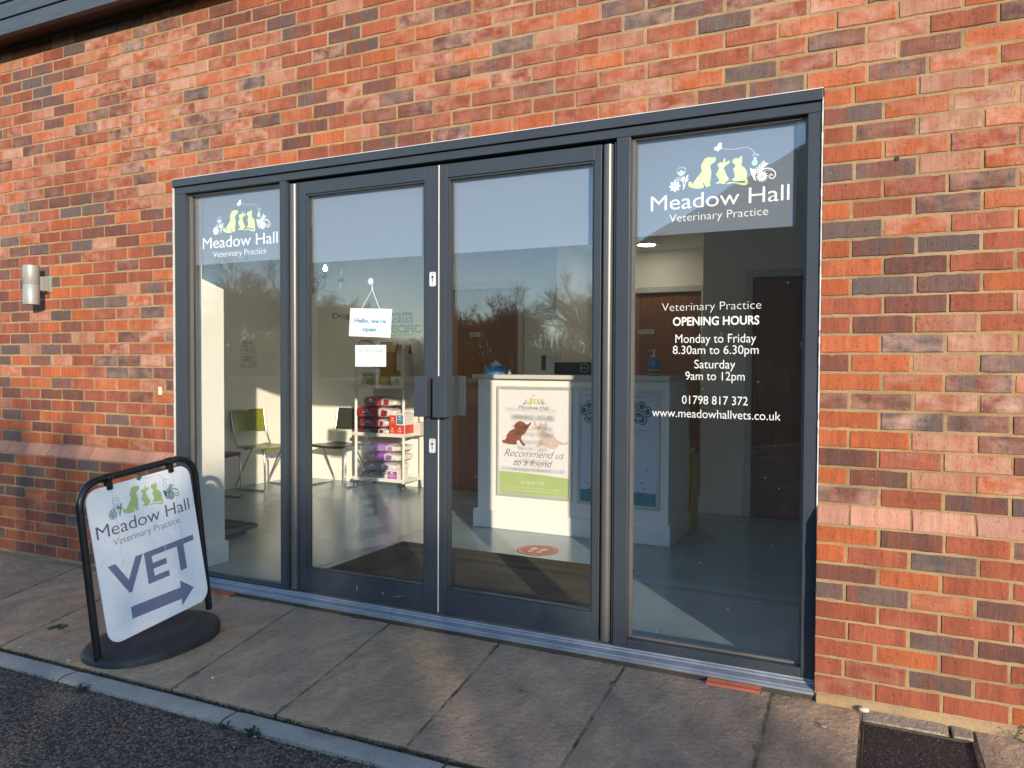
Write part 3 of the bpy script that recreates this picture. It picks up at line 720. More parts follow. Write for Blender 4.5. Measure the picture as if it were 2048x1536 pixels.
structure(obj('paving_bed', b, t.m, smooth=True))
# concrete edging kerb
kb = MB(); n = 160
KX0, KX1 = -9.2, 3.6
for seg0, seg1 in ((KX0, -4.72), (-4.712, -3.80), (-3.792, -2.885), (-2.877, -1.975), (-1.968, -1.06), (-1.052, -.14), (-.132, .78), (.788, 1.7), (1.708, KX1)):
    n = max(4, int((seg1 - seg0) / .05)); rows = []
    for i in range(n + 1):
        x = seg0 + (seg1 - seg0) * i / n; s = .0195 * x; q = .0015 * mnoise.noise((x * 8, 0, 0)); dz = -.003 if i in (0, n) else 0
        rows.append([(x, -1.066 - .040 + s, -.06), (x, -1.066 - .040 + s, -.004 + dz), (x, -1.072 - .042 + s, .003 + q + dz), (x, -1.145 - .028 + s, .002 + q + dz), (x, -1.168 - .028 + s, -.006 + q + dz), (x, -1.172 - .028 + s, -.05)])
    kb.add([p for r in rows for p in r], [(i * 6 + k, i * 6 + k + 1, i * 6 + k + 7, i * 6 + k + 6) for i in range(n) for k in range(5)])
t = NT('concrete_kerb'); v = t.coord(); f = t.noise(v, 5, 6, .7); g = t.noise(v, 90, 4, .7)
c = t.ramp(f, [(.3, (.225, .215, .19)), (.7, (.34, .325, .285))]); c = t.mix(.5, c, t.ramp(g, [(.3, (.65, .65, .65)), (.7, (1.3, 1.3, 1.3))]), 'MULTIPLY')
t.set('Base Color', c); t.set('Roughness', .9); t.bump(g, .45, .005)
structure(obj('kerb', kb, t.m, smooth=True))
# moss along the kerb joint
ms = MB()
t = NT('moss'); v = t.coord(); f = t.noise(v, 9, 4, .7)
t.set('Base Color', t.ramp(f, [(.35, (.018, .02, .010)), (.55, (.035, .045, .012)), (.7, (.09, .075, .035))])); t.set('Roughness', 1)
def tufts(n, fx, fy, r0, r1, zb):
    for _ in range(n):
        x = fx(); y = fy(x); s = R.uniform(r0, r1); a = R.uniform(0, 6.28); zz = zb + R.uniform(0, .004)
        d = Vector((math.cos(a), math.sin(a), 0)); e = Vector((-d.y, d.x, 0)); p = Vector((x, y, zz)); tip = p + d * s + Vector((0, 0, R.uniform(.3, 1.2) * s))
        ms.add([p - e * s * .35, p + e * s * .35, tip], [(0, 1, 2)])
tufts(9000, lambda: R.uniform(-6, 1.2), lambda x: YK(x) - .021 + R.gauss(0, .009), .003, .008, -.012)
tufts(900, lambda: R.uniform(-3.8, -1.0), lambda x: -1.203 + .0195 * x + R.gauss(0, .008), .003, .008, -.014)
stuff(obj('moss', ms, t.m, fixn=False))

# drain cover
dc = thing('drain_cover', 'dark gritty sunken drain cover set into the paving by the right brick pier', 'drain cover', (.36, -.4, -.03))
b = MB(); b.box(.190, .536, -1.05, -.168, -.05, -.011)
t = NT('tar_grit'); v = t.coord(); vo = t.n('ShaderNodeTexVoronoi', {'Vector': v, 'Scale': 170.0})
t.set('Base Color', t.ramp(vo.outputs['Color'], [(.3, (.006, .005, .006)), (.75, (.035, .026, .028)), (.95, (.16, .13, .12))])); t.set('Roughness', .6); t.bump(t.math('ADD', vo.outputs['Distance'], t.noise(v, 40, 4)), .9, .01)
obj('tray_fill', b, t.m, dc)
b = MB(); b.box(.182, .189, -1.05, -.162, -.05, -.003); b.box(.537, .544, -1.05, -.162, -.05, -.003); b.box(.182, .544, -.1675, -.1605, -.05, -.004)
obj('rim', b, plain('rusty_rim', (.075, .055, .03), .7, .3, .4, 30), dc, bevel=.001)
# terracotta air bricks under the threshold
def airbrick(x0, x1, label):
    b = MB(); y0, y1 = -.094, -.0525
    for k in range(4): y = y0 + (y1 - y0 - .006) * k / 3; b.box(x0, x1, y, y + .0045, -.012, .0105 + .0012 * k)
    for i in range(6): x = x0 + (x1 - x0 - .007) * i / 5; b.box(x, x + .006, y0 + .0047, y1 - .0062, -.012, .0108)
    b.box(x0 + .0002, x1 - .0002, y0 + .001, y1 - .001, -.016, .0092, 1)  # black base stands in for the shade down the slots
    return tag(obj('air_brick', b, [plain('terracotta', (.42, .115, .06), .8, var=.2, bump=.3), M_BLACK]), label, 'air brick', 'terracotta air bricks under the door threshold')
airbrick(-3.36, -3.10, 'terracotta slotted air brick under the threshold beside the pavement sign')
airbrick(-.416, -.200, 'terracotta slotted air brick under the threshold of the opening-hours window')

# ------------------------------------------------------------ wall lamp
lm = thing('wall_lamp', 'silver cylinder up-and-down wall lamp on the brickwork left of the entrance', 'lamp', (-4.83, -.11, 1.84))
b = MB(); b.lathe([(.040, 1.712), (.048, 1.712), (.049, 1.716), (.049, 1.838), (.0482, 1.839), (.0482, 1.841), (.049, 1.842), (.049, 1.964), (.048, 1.968), (.040, 1.968)], (-4.835, -.112, 0), 36)
M_LAMP = plain('silver_paint', (.29, .30, .275), .38, .25, .05)
obj('lamp_body', b, M_LAMP, lm, smooth=True)
b = MB(); b.box(-4.868, -4.802, -.070, -.012, 1.805, 1.900); obj('wall_bracket', b, M_LAMP, lm, bevel=.004)
b = MB(); b.box(-4.876, -4.794, -.0118, .006, 1.798, 1.908); obj('back_plate', b, M_LAMP, lm, bevel=.002)
b = MB(); b.box(-3.772, -3.752, -.010, .008, 1.135, 1.185)
tag(obj('wall_tag', b, plain('cream_plastic', (.68, .62, .45), .5), bevel=.002), 'small cream plastic tag fixed to the bricks left of the entrance frame', 'tag')

# ------------------------------------------------------------ pavement sign
N0 = Vector((-2.860, -1.082, 0.0)); SA = Vector((-.02548, .64028, .06296)); SB = Vector((-.01862, -.07975, .80350))
SW, SH = SA.length, SB.length; SA.normalize(); SB.normalize(); SN = SA.cross(SB).normalized()
sg = thing('pavement_sign', 'black tubular swing sign with white VET arrow board standing on the paving', 'pavement sign', N0)
def P3(u, v, d=0): return N0 + SA * u + SB * v + SN * d
b = MB(); rr = .105; path = [P3(0, .0), P3(0, SH - rr)]
for k in range(1, 9):
    a = math.radians(180 - 90 * k / 8); path.append(P3(rr + rr * math.cos(a), SH - rr + rr * math.sin(a)))
for k in range(0, 9):
    a = math.radians(90 - 90 * k / 8); path.append(P3(SW - rr + rr * math.cos(a), SH - rr + rr * math.sin(a)))
path.append(P3(SW, 0))
b.tube(path, .0165, 14); obj('frame', b, M_BLACKP, sg, smooth=True)
# rubber base: a dome clamped to the ground
b = MB(); n, m = 40, 8; prof = [(1.0, -.03), (1.0, .018), (.97, .030), (.90, .037), (.80, .046), (.72, .058), (.45, .066), (.12, .070)]
cu = .298; Ru, Rd = .318, .232; vs = []
for f, h in prof:
    for k in range(n):
        a = 2 * math.pi * k / n; ca, sa = math.cos(a), math.sin(a); e = .82
        u = cu + Ru * f * math.copysign(abs(ca) ** e, ca); dd = Rd * f * math.copysign(abs(sa) ** e, sa)
        p = N0 + SA * u + Vector((.9986, .0531, 0)) * dd
        vs.append((p.x, p.y, max(.0006 if h > 0 else -.003, (p.z * .55 + h) if h > 0 else -.003)))
fs = [(i * n + k, i * n + (k + 1) % n, (i + 1) * n + (k + 1) % n, (i + 1) * n + k) for i in range(m - 1) for k in range(n)] + [tuple(range((m - 1) * n, m * n))]
b.add(vs, fs); obj('rubber_base', b, M_RUBBER, sg, smooth=True)
# the board hangs from two clips and swings a little towards the viewer
hv = .792; ang = math.radians(4.0)
DB = (SB * math.cos(ang) - SN * math.sin(ang)).normalized(); DN = SA.cross(DB).normalized()
H0 = N0 + SB * hv
def PB(u, v, d=0): return H0 + SA * u + DB * (v - hv) + DN * d
b = MB(); b.prism(rrect(.030, .606, .075, .770, .062, 8), lambda u, v, d: PB(u, v, d - .008), .008)
board = obj('board', b, M_PANEL, sg, bevel=.001)
gS = lambda u, v, d: PB(.312 + u * .885, .548 + v * .885, .0009 + d)
logo(board, gS, M_LEAFG, M_GREYTXT, M_TEAL, plain('aqua_print', (.28, .60, .56), .5), outline=True)
t = MB(); gB = lambda u, v, d: PB(u, v, .0009 + d)
text(t, 'VET', .078, .565, .275, .150, gB, .022)
obj('vet_lettering', t, M_PURPLE, board, fixn=False)
t = MB(); fill(t, [(.158, .150), (.440, .136), (.437, .103), (.520, .165), (.446, .226), (.443, .192), (.160, .205)], gB)
obj('arrow', t, M_PURPLE, board, fixn=False)
for u in (.158, .500):
    t = MB(); stroke(t, [(u, .755), (u + .002, .56), (u - .002, .40)], .0022, gB); obj('crease', t, plain('crease_grey', (.58, .60, .64), .4), board, fixn=False)
for u in (.150, .492):
    b = MB(); b.tube([P3(u - .014, SH), P3(u + .014, SH)], .0195, 12); b.prism(rrect(u - .013, u + .013, .752, SH, .004, 3), lambda x, v, d: P3(x, v, d - .014), .026)
    obj('hanger_clip', b, M_BLACKP, sg, bevel=.001)
    q = MB(); q.tube([P3(u - .008, SH, .0205), P3(u - .008, SH, .0235)], .004, 8); q.tube([P3(u + .008, SH, .0205), P3(u + .008, SH, .0235)], .004, 8)
    obj('rivet', q, M_CHROME, sg)

# ------------------------------------------------------------ room: shell
def shell(name, label, mb, m=None, cat='wall', bevel=0.0):
    return tag(obj(name, mb, m or M_WALL, bevel=bevel), label, cat)
FZ = .012
b = MB(); b.add([(-6.2, .0885, FZ), (1.2, .0885, FZ), (1.2, 5.0, FZ), (-6.2, 5.0, FZ)], [(0, 1, 2, 3)])
structure(obj('interior_floor', b, M_FLOOR))
b = MB()
for x in (-5.0, -3.05): b.box(x, x + .004, .09, 4.6, FZ + .0004, FZ + .0012)
for y in (2.62,): b.box(-5.95, -2.8, y, y + .004, FZ + .0014, FZ + .002)
structure(obj('floor_seam', b, plain('seam_weld', (.20, .235, .25), .5)))
b = MB(); b.box(-6.2, 1.2, .0885, 5.0, 2.53, 2.75); structure(obj('ceiling', b, M_CEIL))
def skirt(parent, segs, zt=.150):
    k = MB()
    for s in segs: k.box(*s, FZ - .004, zt)
    obj('skirting', k, M_GLOSSW, parent, bevel=.005)
b = MB(); b.box(-6.2, -3.702, .0885, .447, FZ - .004, 2.53)
wA = shell('front_pier', 'cream painted wall return just inside the left window', b); skirt(wA, [(-3.7015, -3.682, .0895, .463), (-6.0, -3.7015, .4475, .465)])
b = MB(); b.box(.06, 1.2, .0885, .447, FZ - .004, 2.53); shell('front_wall', 'painted inner wall behind the right brick pier', b)
b = MB(); b.box(-3.7015, .0595, .0885, .447, 2.40, 2.5295); shell('lintel', 'painted lintel above the entrance inside the room', b, cat='lintel')
b = MB(); b.box(-6.2, -5.95, .4475, 3.69, FZ - .004, 2.53)
wB = shell('side_wall', 'sunlit cream side wall behind the green chair', b); skirt(wB, [(-5.9495, -5.932, .466, 3.671)])
b = MB(); b.box(-6.2, -3.96, 3.69, 3.90, FZ - .004, 2.53); b.box(-3.96, -3.06, 3.69, 3.90, 2.165, 2.53); b.box(-3.06, -2.67, 3.69, 3.90, FZ - .004, 2.53)
wC = shell('rear_wall', 'cream rear wall behind the trolley with dark lettering on it', b); skirt(wC, [(-5.931, -4.03, 3.672, 3.6895), (-2.99, -2.672, 3.672, 3.6895)])
b = MB(); b.box(-3.06, -2.67, 3.9005, 4.7, FZ - .004, 2.53); b.box(-2.6695, -1.2, 4.6, 4.8, FZ - .004, 2.53); b.box(-6.2, -3.06, 4.2, 4.6, FZ - .004, 2.53)
wD = shell('recess_wall', 'shaded wall of the recess behind the reception counter', b)
b = MB(); b.box(-1.23, -.80, 3.63, 4.8, FZ - .004, 2.53); b.box(.06, 1.2, 3.63, 4.8, FZ - .004, 2.53); b.box(-.80, .06, 3.63, 4.8, 2.14, 2.53); b.box(-.80, .06, 4.3, 4.8, FZ - .004, 2.14)
wE = shell('corridor_wall', 'shaded grey-white wall beside the brown door on the right', b); skirt(wE, [(-1.25, -.865, 3.612, 3.6295), (-1.2495, -1.232, 3.63, 4.59)])
b = MB(); b.box(.9, 1.2, .4475, 3.63, FZ - .004, 2.5295); shell('right_wall', 'painted right-hand side wall of the reception room', b)
# downlight over the recess, plus two added to fill the waiting room with light
for x, y, lab in ((-1.90, 4.15, 'round glowing ceiling downlight above the recess behind the counter'), (-4.95, 2.75, 'added fill light, an unseen ceiling downlight over the waiting chairs'), (-3.55, 2.35, 'added fill light, an unseen ceiling downlight over the middle of the waiting room')):
    dl = thing('downlight', lab, 'light', (x, y, 2.53), group='ceiling downlights')
    b = MB(); b.lathe([(.105, 2.520), (.105, 2.5285)], (x, y, 0), 28); b2 = MB(); b2.lathe([(.085, 2.5165), (.085, 2.5195)], (x, y, 0), 28)
    obj('rim', b, M_GLOSSW, dl); obj('diffuser', b2, plain('lamp_glow', (.9, .85, .7), .5, emit=((1, .90, .70), 11.0)), dl)
# inner doors
def inner_door(name, label, x0, x1, y, zt, sign, sx, sz, depth=.05, hx=None):
    d = thing(name, label, 'door', ((x0 + x1) / 2, y, FZ))
    b = MB(); b.box(x0, x1, y + .02, y + .064, FZ + .004, zt); obj('door_leaf', b, M_DOORW, d, bevel=.002)
    b = MB(); b.box(x0 - .065, x0 - .004, y - .016, y + .06, FZ - .003, zt + .065); b.box(x1 + .004, x1 + .065, y - .016, y + .06, FZ - .003, zt + .065); b.box(x0 - .004, x1 + .004, y - .016, y + .06, zt + .004, zt + .065)
    obj('architrave', b, plain('eggshell_trim', (.60, .58, .54), .4), d, bevel=.004)
    if sign:
        b = MB(); sw = .062 if sign != 'STAFF ONLY' else .085
        b.box(sx - sw, sx + sw, y + .0165, y + .0195, sz - .022, sz + .022); p = obj('name_plate', b, plain('pale_plate', (.62, .60, .55), .4), d)
        t = MB(); text(t, sign, sx - sw * .86, sx + sw * .86, sz - .009, .019, lambda u, v, dd: (u, y + .0160 - dd, v), .01); obj('lettering', t, M_BLACK, p, fixn=False)
    if hx is not None:
        b = MB(); b.lathe([(.025, y - .002), (.025, y + .0195)], (hx, 0, 1.0), 16, axis='y'); b.tube([(hx, y - .002, 1.0), (hx, y - .045, 1.0), (hx + .11, y - .048, 1.0)], .009, 8)
        obj('handle', b, M_CHROME, d, smooth=True)
inner_door('wooden_door', 'brown veneer clinic door left of the reception counter with a small pale plate', -3.895, -3.085, 3.69, 2.10, 'Dog Clinic', -3.585, 1.64)
inner_door('wooden_door', 'dark brown door at the back of the recess behind the counter', -2.25, -1.44, 4.53, 2.075, 'STAFF ONLY', -2.01, 1.68)
inner_door('wooden_door', 'wide brown veneer door at the far right seen through the opening-hours window', -.795, .05, 3.63, 2.09, 'Cat', -.345, 1.51)
# lettering on the rear wall
t = MB(); gw = lambda u, v, d: (u, 3.6885 - d, v)
text(t, 'SPECIFIC', -4.738, -4.227, 1.672, .084, gw, .05); text(t, 'Dog', -5.415, -5.175, 1.845, .062, gw, -.005)
fill(t, [(-4.80, 1.640), (-4.36, 1.640), (-4.30, 1.655), (-4.80, 1.655)], gw)
tag(obj('wall_lettering', t, M_BLACK, fixn=False), 'black SPECIFIC and Dog lettering on the rear wall above the trolley', 'lettering')
for i, (x, lab) in enumerate(((-4.555, 'dark square animal pictogram on the rear wall nearer the open sign'), (-4.405, 'dark square animal pictogram on the rear wall nearer the door handles'))):
    b = MB(); b.box(x - .064, x + .064, 3.6835, 3.6895, 1.778, 1.886); o = tag(obj('pictogram', b, plain('navy_tile', (.055, .06, .085), .5)), lab, 'pictogram', 'pictograms on the rear wall')
    q = MB(); g2 = lambda u, v, d: (u, 3.6828 - d, v); s = 1 if i else -1
    stroke(q, curve([(x - .030 * s, 1.865), (x - .034 * s, 1.83), (x - .012 * s, 1.80), (x + .02 * s, 1.805), (x + .034 * s, 1.835), (x + .022 * s, 1.862)]), .011, g2); disc(q, x + .004, 1.848, .016, g2, .0004, 0, 12)
    obj('animal_outline', q, M_PAPER, o, fixn=False)
# notice on the rear wall and on the side wall
def notice(name, label, b, m, lines_, to3, cat='notice', group=None):
    o = tag(obj(name, b, m), label, cat, group); t = MB()
    for l in lines_: text(t, *l[:5], to3, *(l[5:6]))
    obj('lettering', t, M_BLACK, o, fixn=False); return o
b = MB(); b.box(-2.83, -2.68, 3.6865, 3.6895, 1.265, 1.43)
o = notice('wall_notice', 'pale notice with a dark picture strip on the rear wall above the counter', b, M_PAPER, [('Information', -2.755, -2.69, 1.395, .010), ('for clients', -2.755, -2.70, 1.375, .009), ('please ask', -2.755, -2.70, 1.345, .008), ('reception', -2.755, -2.70, 1.325, .008)], lambda u, v, d: (u, 3.686 - d, v))
b = MB(); fill(b, [(-2.825, 1.275), (-2.775, 1.275), (-2.775, 1.422), (-2.825, 1.422)], lambda u, v, d: (u, 3.6858 - d, v)); obj('picture_strip', b, plain('mono_photo', (.07, .07, .07), .5, var=.95, nscale=45), o, fixn=False)
b = MB(); b.box(-5.9495, -5.946, 2.83, 3.06, 1.28, 1.58)
notice('wall_poster', 'small pale poster with faint dark lines on the side wall above the green chair', b, plain('aged_paper', (.68, .66, .60), .8), [('IS YOUR', 2.87, 2.99, 1.535, .022), ('PET', 2.87, 2.94, 1.50, .022), ('FIT', 2.87, 2.93, 1.465, .022), ('WEIGH', 2.87, 2.98, 1.39, .020), ('HERE', 2.87, 2.96, 1.355, .020)], lambda u, v, d: (-5.9455 + d, u, v), 'poster')

# ------------------------------------------------------------ reception counter
ct = thing('reception_counter', 'white panelled reception counter with a stepped skirting', 'counter', (-1.96, 2.2, FZ))
b = MB(); b.box(-2.735, -1.195, 2.200, 2.245, FZ, 1.2165); b.box(-2.735, -2.695, 2.2455, 2.84, FZ, 1.2165)
obj('front_panel', b, M_COUNTER, ct, bevel=.002)
b = MB(); b.prism([(2.2005, FZ), (2.84, FZ), (2.84, 1.08), (2.70, 1.215), (2.2005, 1.215)], lambda u, v, d: (-1.1945 + d, u, v), .032)
obj('end_panel', b, M_COUNTER, ct, bevel=.002)
b = MB(); b.box(-2.765, -1.150, 2.150, 2.46, 1.2175, 1.2505); obj('counter_top', b, plain('grey_laminate_top', (.62, .615, .59), .35, var=.03), ct, bevel=.003)
b = MB(); b.box(-2.768, -1.142, 2.178, 2.1995, FZ, .158); b.box(-1.162, -1.142, 2.1995, 2.845, FZ, .158); b.box(-2.768, -2.7355, 2.1995, 2.845, FZ, .158)
obj('skirting', b, M_COUNTER, ct, bevel=.006)
b = MB(); b.box(-2.69, -1.20, 2.4605, 3.05, .715, .745); obj('desk_top', b, plain('desk_laminate', (.45, .40, .33), .4), ct)
b = MB(); b.box(-2.69, -2.65, 2.9, 3.04, FZ, .7145); b.box(-1.24, -1.20, 2.9, 3.04, FZ, .7145); obj('leg', b, M_COUNTER, ct)
# poster frames
def snap_frame(label, x0, x1, z0, z1):
    o = thing('poster_frame', label, 'poster frame', ((x0 + x1) / 2, 2.2, z0), group='snap frames on the counter front')
    b = MB(); y0, y1 = 2.186, 2.1992; w_ = .024
    b.box(x0, x0 + w_, y0, y1, z0, z1); b.box(x1 - w_, x1, y0, y1, z0, z1); b.box(x0 + w_, x1 - w_, y0, y1, z0, z0 + w_); b.box(x0 + w_, x1 - w_, y0, y1, z1 - w_, z1)
    obj('snap_frame', b, M_SNAP, o, bevel=.004, seg=3)
    b = MB(); b.box(x0 + w_, x1 - w_, 2.1935, 2.1990, z0 + w_, z1 - w_)
    return o, b
pl, b = snap_frame('silver snap frame with the puppy and kitten recommend us poster, sunlit on the counter', -2.560, -1.912, .278, 1.158)
sheet1 = obj('poster_sheet', b, plain('lilac_paper', (.78, .76, .79), .45, var=.03, nscale=3), pl)
gp_ = lambda u, v, d: (u, 2.1928 - d, v)
logo(sheet1, lambda u, v, d: (-2.237 + u * .43, 2.1928 - d, .980 + v * .43), plain('lime_print', (.50, .60, .22), .5), M_GREYTXT, plain('mid_grey_print', (.28, .30, .34), .5), plain('mid_grey_print', (.28, .30, .34), .5), small=True)
b = MB(); fill(b, [(-2.535, .303), (-1.937, .303), (-1.937, .452), (-2.15, .468), (-2.35, .476), (-2.535, .478)], gp_); obj('green_band', b, plain('band_green', (.40, .50, .20), .5, var=.05), sheet1, fixn=False)
t = MB(); g2 = lambda u, v, d: (u, 2.1920 - d, v)
text(t, '01798 817 372', -2.34, -2.14, .388, .022, g2); text(t, 'Meadow Hall Veterinary Practice, Pulborough', -2.46, -2.02, .352, .011, g2, -.01); text(t, 'www.meadowhallvets.co.uk', -2.44, -2.04, .330, .011, g2, -.01)
obj('band_lettering', t, plain('pale_green_print', (.74, .78, .55), .5), sheet1, fixn=False)
# puppy and kitten, paws raised together
pup = [(-2.50, .700), (-2.515, .722), (-2.495, .728), (-2.478, .735), (-2.47, .77), (-2.445, .80), (-2.415, .815), (-2.40, .825), (-2.405, .845), (-2.385, .872), (-2.355, .885), (-2.32, .876), (-2.298, .858), (-2.282, .862), (-2.262, .880), (-2.255, .870), (-2.270, .848), (-2.290, .825), (-2.300, .800), (-2.315, .785), (-2.335, .775), (-2.345, .748), (-2.325, .715), (-2.308, .700), (-2.305, .690), (-2.325, .688), (-2.345, .705), (-2.365, .735), (-2.385, .720), (-2.375, .700), (-2.400, .694), (-2.45, .694), (-2.48, .702)]
kit = [(-1.945, .722), (-1.975, .710), (-2.02, .712), (-2.035, .690), (-2.06, .674), (-2.10, .678), (-2.13, .690), (-2.165, .700), (-2.185, .690), (-2.215, .690), (-2.205, .700), (-2.188, .712), (-2.185, .760), (-2.19, .80), (-2.215, .830), (-2.232, .858), (-2.240, .884), (-2.225, .888), (-2.212, .862), (-2.195, .843), (-2.188, .860), (-2.178, .880), (-2.165, .868), (-2.140, .872), (-2.128, .888), (-2.118, .866), (-2.120, .835), (-2.135, .812), (-2.10, .795), (-2.06, .775), (-2.03, .745), (-1.985, .728), (-1.94, .738)]
b = MB(); fill(b, pup, gp_, .0002); obj('puppy_picture', b, plain('russet_curls', (.24, .085, .045), .7, var=.55, nscale=70), sheet1, fixn=False)
b = MB(); fill(b, kit, gp_, .0002); obj('kitten_picture', b, plain('cream_fur', (.60, .49, .44), .7, var=.16, nscale=30), sheet1, fixn=False)
t = MB(); disc(t, -2.318, .846, .006, g2); disc(t, -2.297, .838, .007, g2, .0002); disc(t, -2.188, .838, .005, g2); disc(t, -2.198, .826, .004, g2, .0002); obj('eyes', t, M_BLACK, sheet1, fixn=False)
t = MB(); text(t, 'Recommend us', -2.492, -1.975, .600, .062, gp_, -.006, .45, sp=.95); text(t, 'to a friend', -2.41, -2.07, .530, .058, gp_, -.006, .45, sp=.95)
text(t, 'and we\'ll give you both £10', -2.425, -2.085, .490, .020, gp_, -.016)
obj('poster_lettering', t, plain('soft_grey_print', (.16, .165, .19), .5), sheet1, fixn=False)
# right poster
prr, b = snap_frame('silver snap frame with the blue paw-print poster, shaded on the counter', -1.868, -1.228, .268, 1.148)
sheet2 = obj('poster_sheet', b, plain('pale_blue_paper', (.60, .66, .76), .45, var=.04, nscale=3), prr)
for px in (-1.745, -1.395):
    b = MB(); pz = .965
    pad = curve([(px - .050, pz - .035), (px - .034, pz - .002), (px, pz + .016), (px + .034, pz - .002), (px + .050, pz - .035), (px + .030, pz - .058), (px, pz - .052), (px - .030, pz - .058), (px - .050, pz - .035)], 5)[:-1]
    fill(b, [(px + (x - px) * 1.45, pz - .02 + (y - pz + .02) * 1.45) for x, y in pad], gp_, 0)
    TO = ((-.074, .022), (-.030, .060), (.030, .060), (.074, .022))
    for q, (dx, dz) in enumerate(TO): disc(b, px + dx, pz + dz, .034, gp_, .0001 * (q + 1), 0, 18, .040)
    obj('paw_outline', b, plain('slate_blue_print', (.10, .13, .19), .5), sheet2, fixn=False)
    b = MB()
    for dx, dz in TO: ring(b, px + dx, pz + dz, .020, .027, gp_, .0007, 0, 18, 1.15)
    stroke(b, [(px + (x - px) * 1.15, pz - .02 + (y - pz + .02) * 1.15) for x, y in pad], .008, gp_, .0007, 0, True); text(b, 'Pet', px - .034, px + .034, pz - .040, .034, gp_, .02, d=.0008)
    obj('paw_highlight', b, plain('pale_print', (.62, .68, .76), .5), sheet2, fixn=False)
t = MB(); yy = .82
text(t, 'Healthcare Plan for your pet', -1.80, -1.30, 1.095, .014, gp_); text(t, 'Spread the cost of looking after them', -1.78, -1.32, .845, .014, gp_); text(t, 'with a simple monthly payment', -1.74, -1.36, .820, .012, gp_)
for k in range(11): text(t, ('vaccinations', 'flea treatment', 'worming', 'nurse checks', 'nail clips', 'discounts')[k % 6], -1.62, -1.44, .785 - k * .034, .012, gp_)
obj('poster_lettering', t, plain('slate_blue_print', (.10, .13, .19), .5), sheet2, fixn=False)
b = MB(); fill(b, [(-1.843, .293), (-1.253, .293), (-1.253, .385), (-1.40, .392), (-1.60, .372), (-1.75, .392), (-1.843, .380)], gp_); obj('teal_band', b, plain('teal_print', (.06, .25, .30), .5), sheet2, fixn=False)
b = MB(); fill(b, [(-1.62, .372), (-1.44, .360), (-1.425, .515), (-1.605, .527)], gp_, .0003); obj('photo_border', b, M_PAPER, sheet2, fixn=False)
b = MB(); fill(b, [(-1.61, .385), (-1.452, .374), (-1.438, .502), (-1.597, .514)], gp_, .0006); obj('photo_print', b, plain('dark_photo', (.05, .045, .05), .5, var=.8, nscale=24), sheet2, fixn=False)
b = MB(); text(b, 'f', -1.80, -1.785, .322, .03, g2, .02); ring(b, -1.31, .365, .016, .022, g2)
for dx, dz in ((-1.76, .40), (-1.78, .43), (-1.34, .42), (-1.36, .46), (-1.32, .55)): disc(b, dx, dz, .014, g2, .0002, 0, 10, .006, dx * 30)
obj('leaf_print', b, plain('dusky_print', (.28, .36, .45), .5), sheet2, fixn=False)

# items on the counter
tb = thing('tissue_box', 'blue patterned tissue box with a tissue poking out on the counter', 'tissue box', (-2.66, 2.36, 1.2505))
b = MB(); b.lathe([(.098, 1.2507), (.104, 1.258), (.104, 1.300), (.098, 1.318), (.05, 1.321)], (-2.655, 2.36, 0), 28, sy=.62)
t = NT('blue_print_card'); v = t.coord((30, 30, 6)); t.set('Base Color', t.ramp(t.noise(v, 1.6, 3), [(.35, (.02, .10, .34)), (.55, (.06, .26, .62)), (.72, (.45, .62, .80))])); t.set('Roughness', .35)
obj('box_body', b, t.m, tb, smooth=True)
b = MB(); vs = []; 
for i in range(5):
    for k in range(9):
        a = k / 9 * 6.283; rr = (.045 - .010 * i) * (1 + .5 * math.sin(3 * a + i)); vs.append((-2.655 + rr * math.cos(a), 2.36 + rr * .6 * math.sin(a), 1.3212 + .011 * i + .006 * math.sin(5 * a)))
b.add(vs, [(i * 9 + k, i * 9 + (k + 1) % 9, (i + 1) * 9 + (k + 1) % 9, (i + 1) * 9 + k) for i in range(4) for k in range(9)] + [tuple(range(36, 45))]); obj('tissue', b, M_PAPER, tb)
b = MB(); b.lathe([(.013, 1.2507), (.013, 1.279), (.009, 1.284), (.009, 1.292)], (-2.515, 2.33, 0), 14); tag(obj('small_bottle', b, M_PAPER, smooth=True), 'tiny white bottle beside the tissue box on the counter', 'bottle')
mo = thing('monitor', 'black computer monitor seen from behind on the reception desk', 'monitor', (-2.0, 2.75, .745))
b = MB(); b.box(-2.285, -1.70, 2.72, 2.765, 1.00, 1.352); obj('housing', b, plain('black_plastic', (.012, .013, .015), .4), mo, bevel=.006)
b = MB(); b.box(-2.05, -1.95, 2.7655, 2.79, .76, 1.15); obj('stand', b, plain('black_plastic', (.012, .013, .015), .4), mo, bevel=.004)
b = MB(); b.prism(rrect(-2.12, -1.88, 2.68, 2.88, .04), lambda u, v, d: (u, v, .7455 + d), .014); obj('foot', b, plain('black_plastic', (.012, .013, .015), .4), mo)
b = MB(); g2 = lambda u, v, d: (u, 2.7194 - d, v); ring(b, -2.012, 1.305, .034, .039, g2, n=32); text(b, 'DELL', -2.038, -1.986, 1.297, .017, g2, .02); obj('round_badge', b, plain('silver_badge', (.55, .56, .58), .4), mo, fixn=False)
sp_ = thing('sanitiser_bottle', 'blue hand sanitiser pump bottle with yellow label on the counter end', 'bottle', (-1.315, 2.33, 1.2505))
b = MB(); b.lathe([(.036, 1.2507), (.039, 1.256), (.039, 1.365), (.034, 1.382), (.015, 1.392)], (-1.315, 2.33, 0), 24); obj('bottle_body', b, plain('blue_gel', (.03, .24, .50), .15, spec=.7), sp_, smooth=True)
b = MB(); b.lathe([(.0398, 1.262), (.0398, 1.300)], (-1.315, 2.33, 0), 24); obj('yellow_label', b, plain('yellow_label', (.62, .46, .03), .5), sp_, smooth=True)
b = MB(); b.lathe([(.0403, 1.273), (.0403, 1.284)], (-1.315, 2.33, 0), 24); obj('label_stripe', b, M_BLACK, sp_, smooth=True)
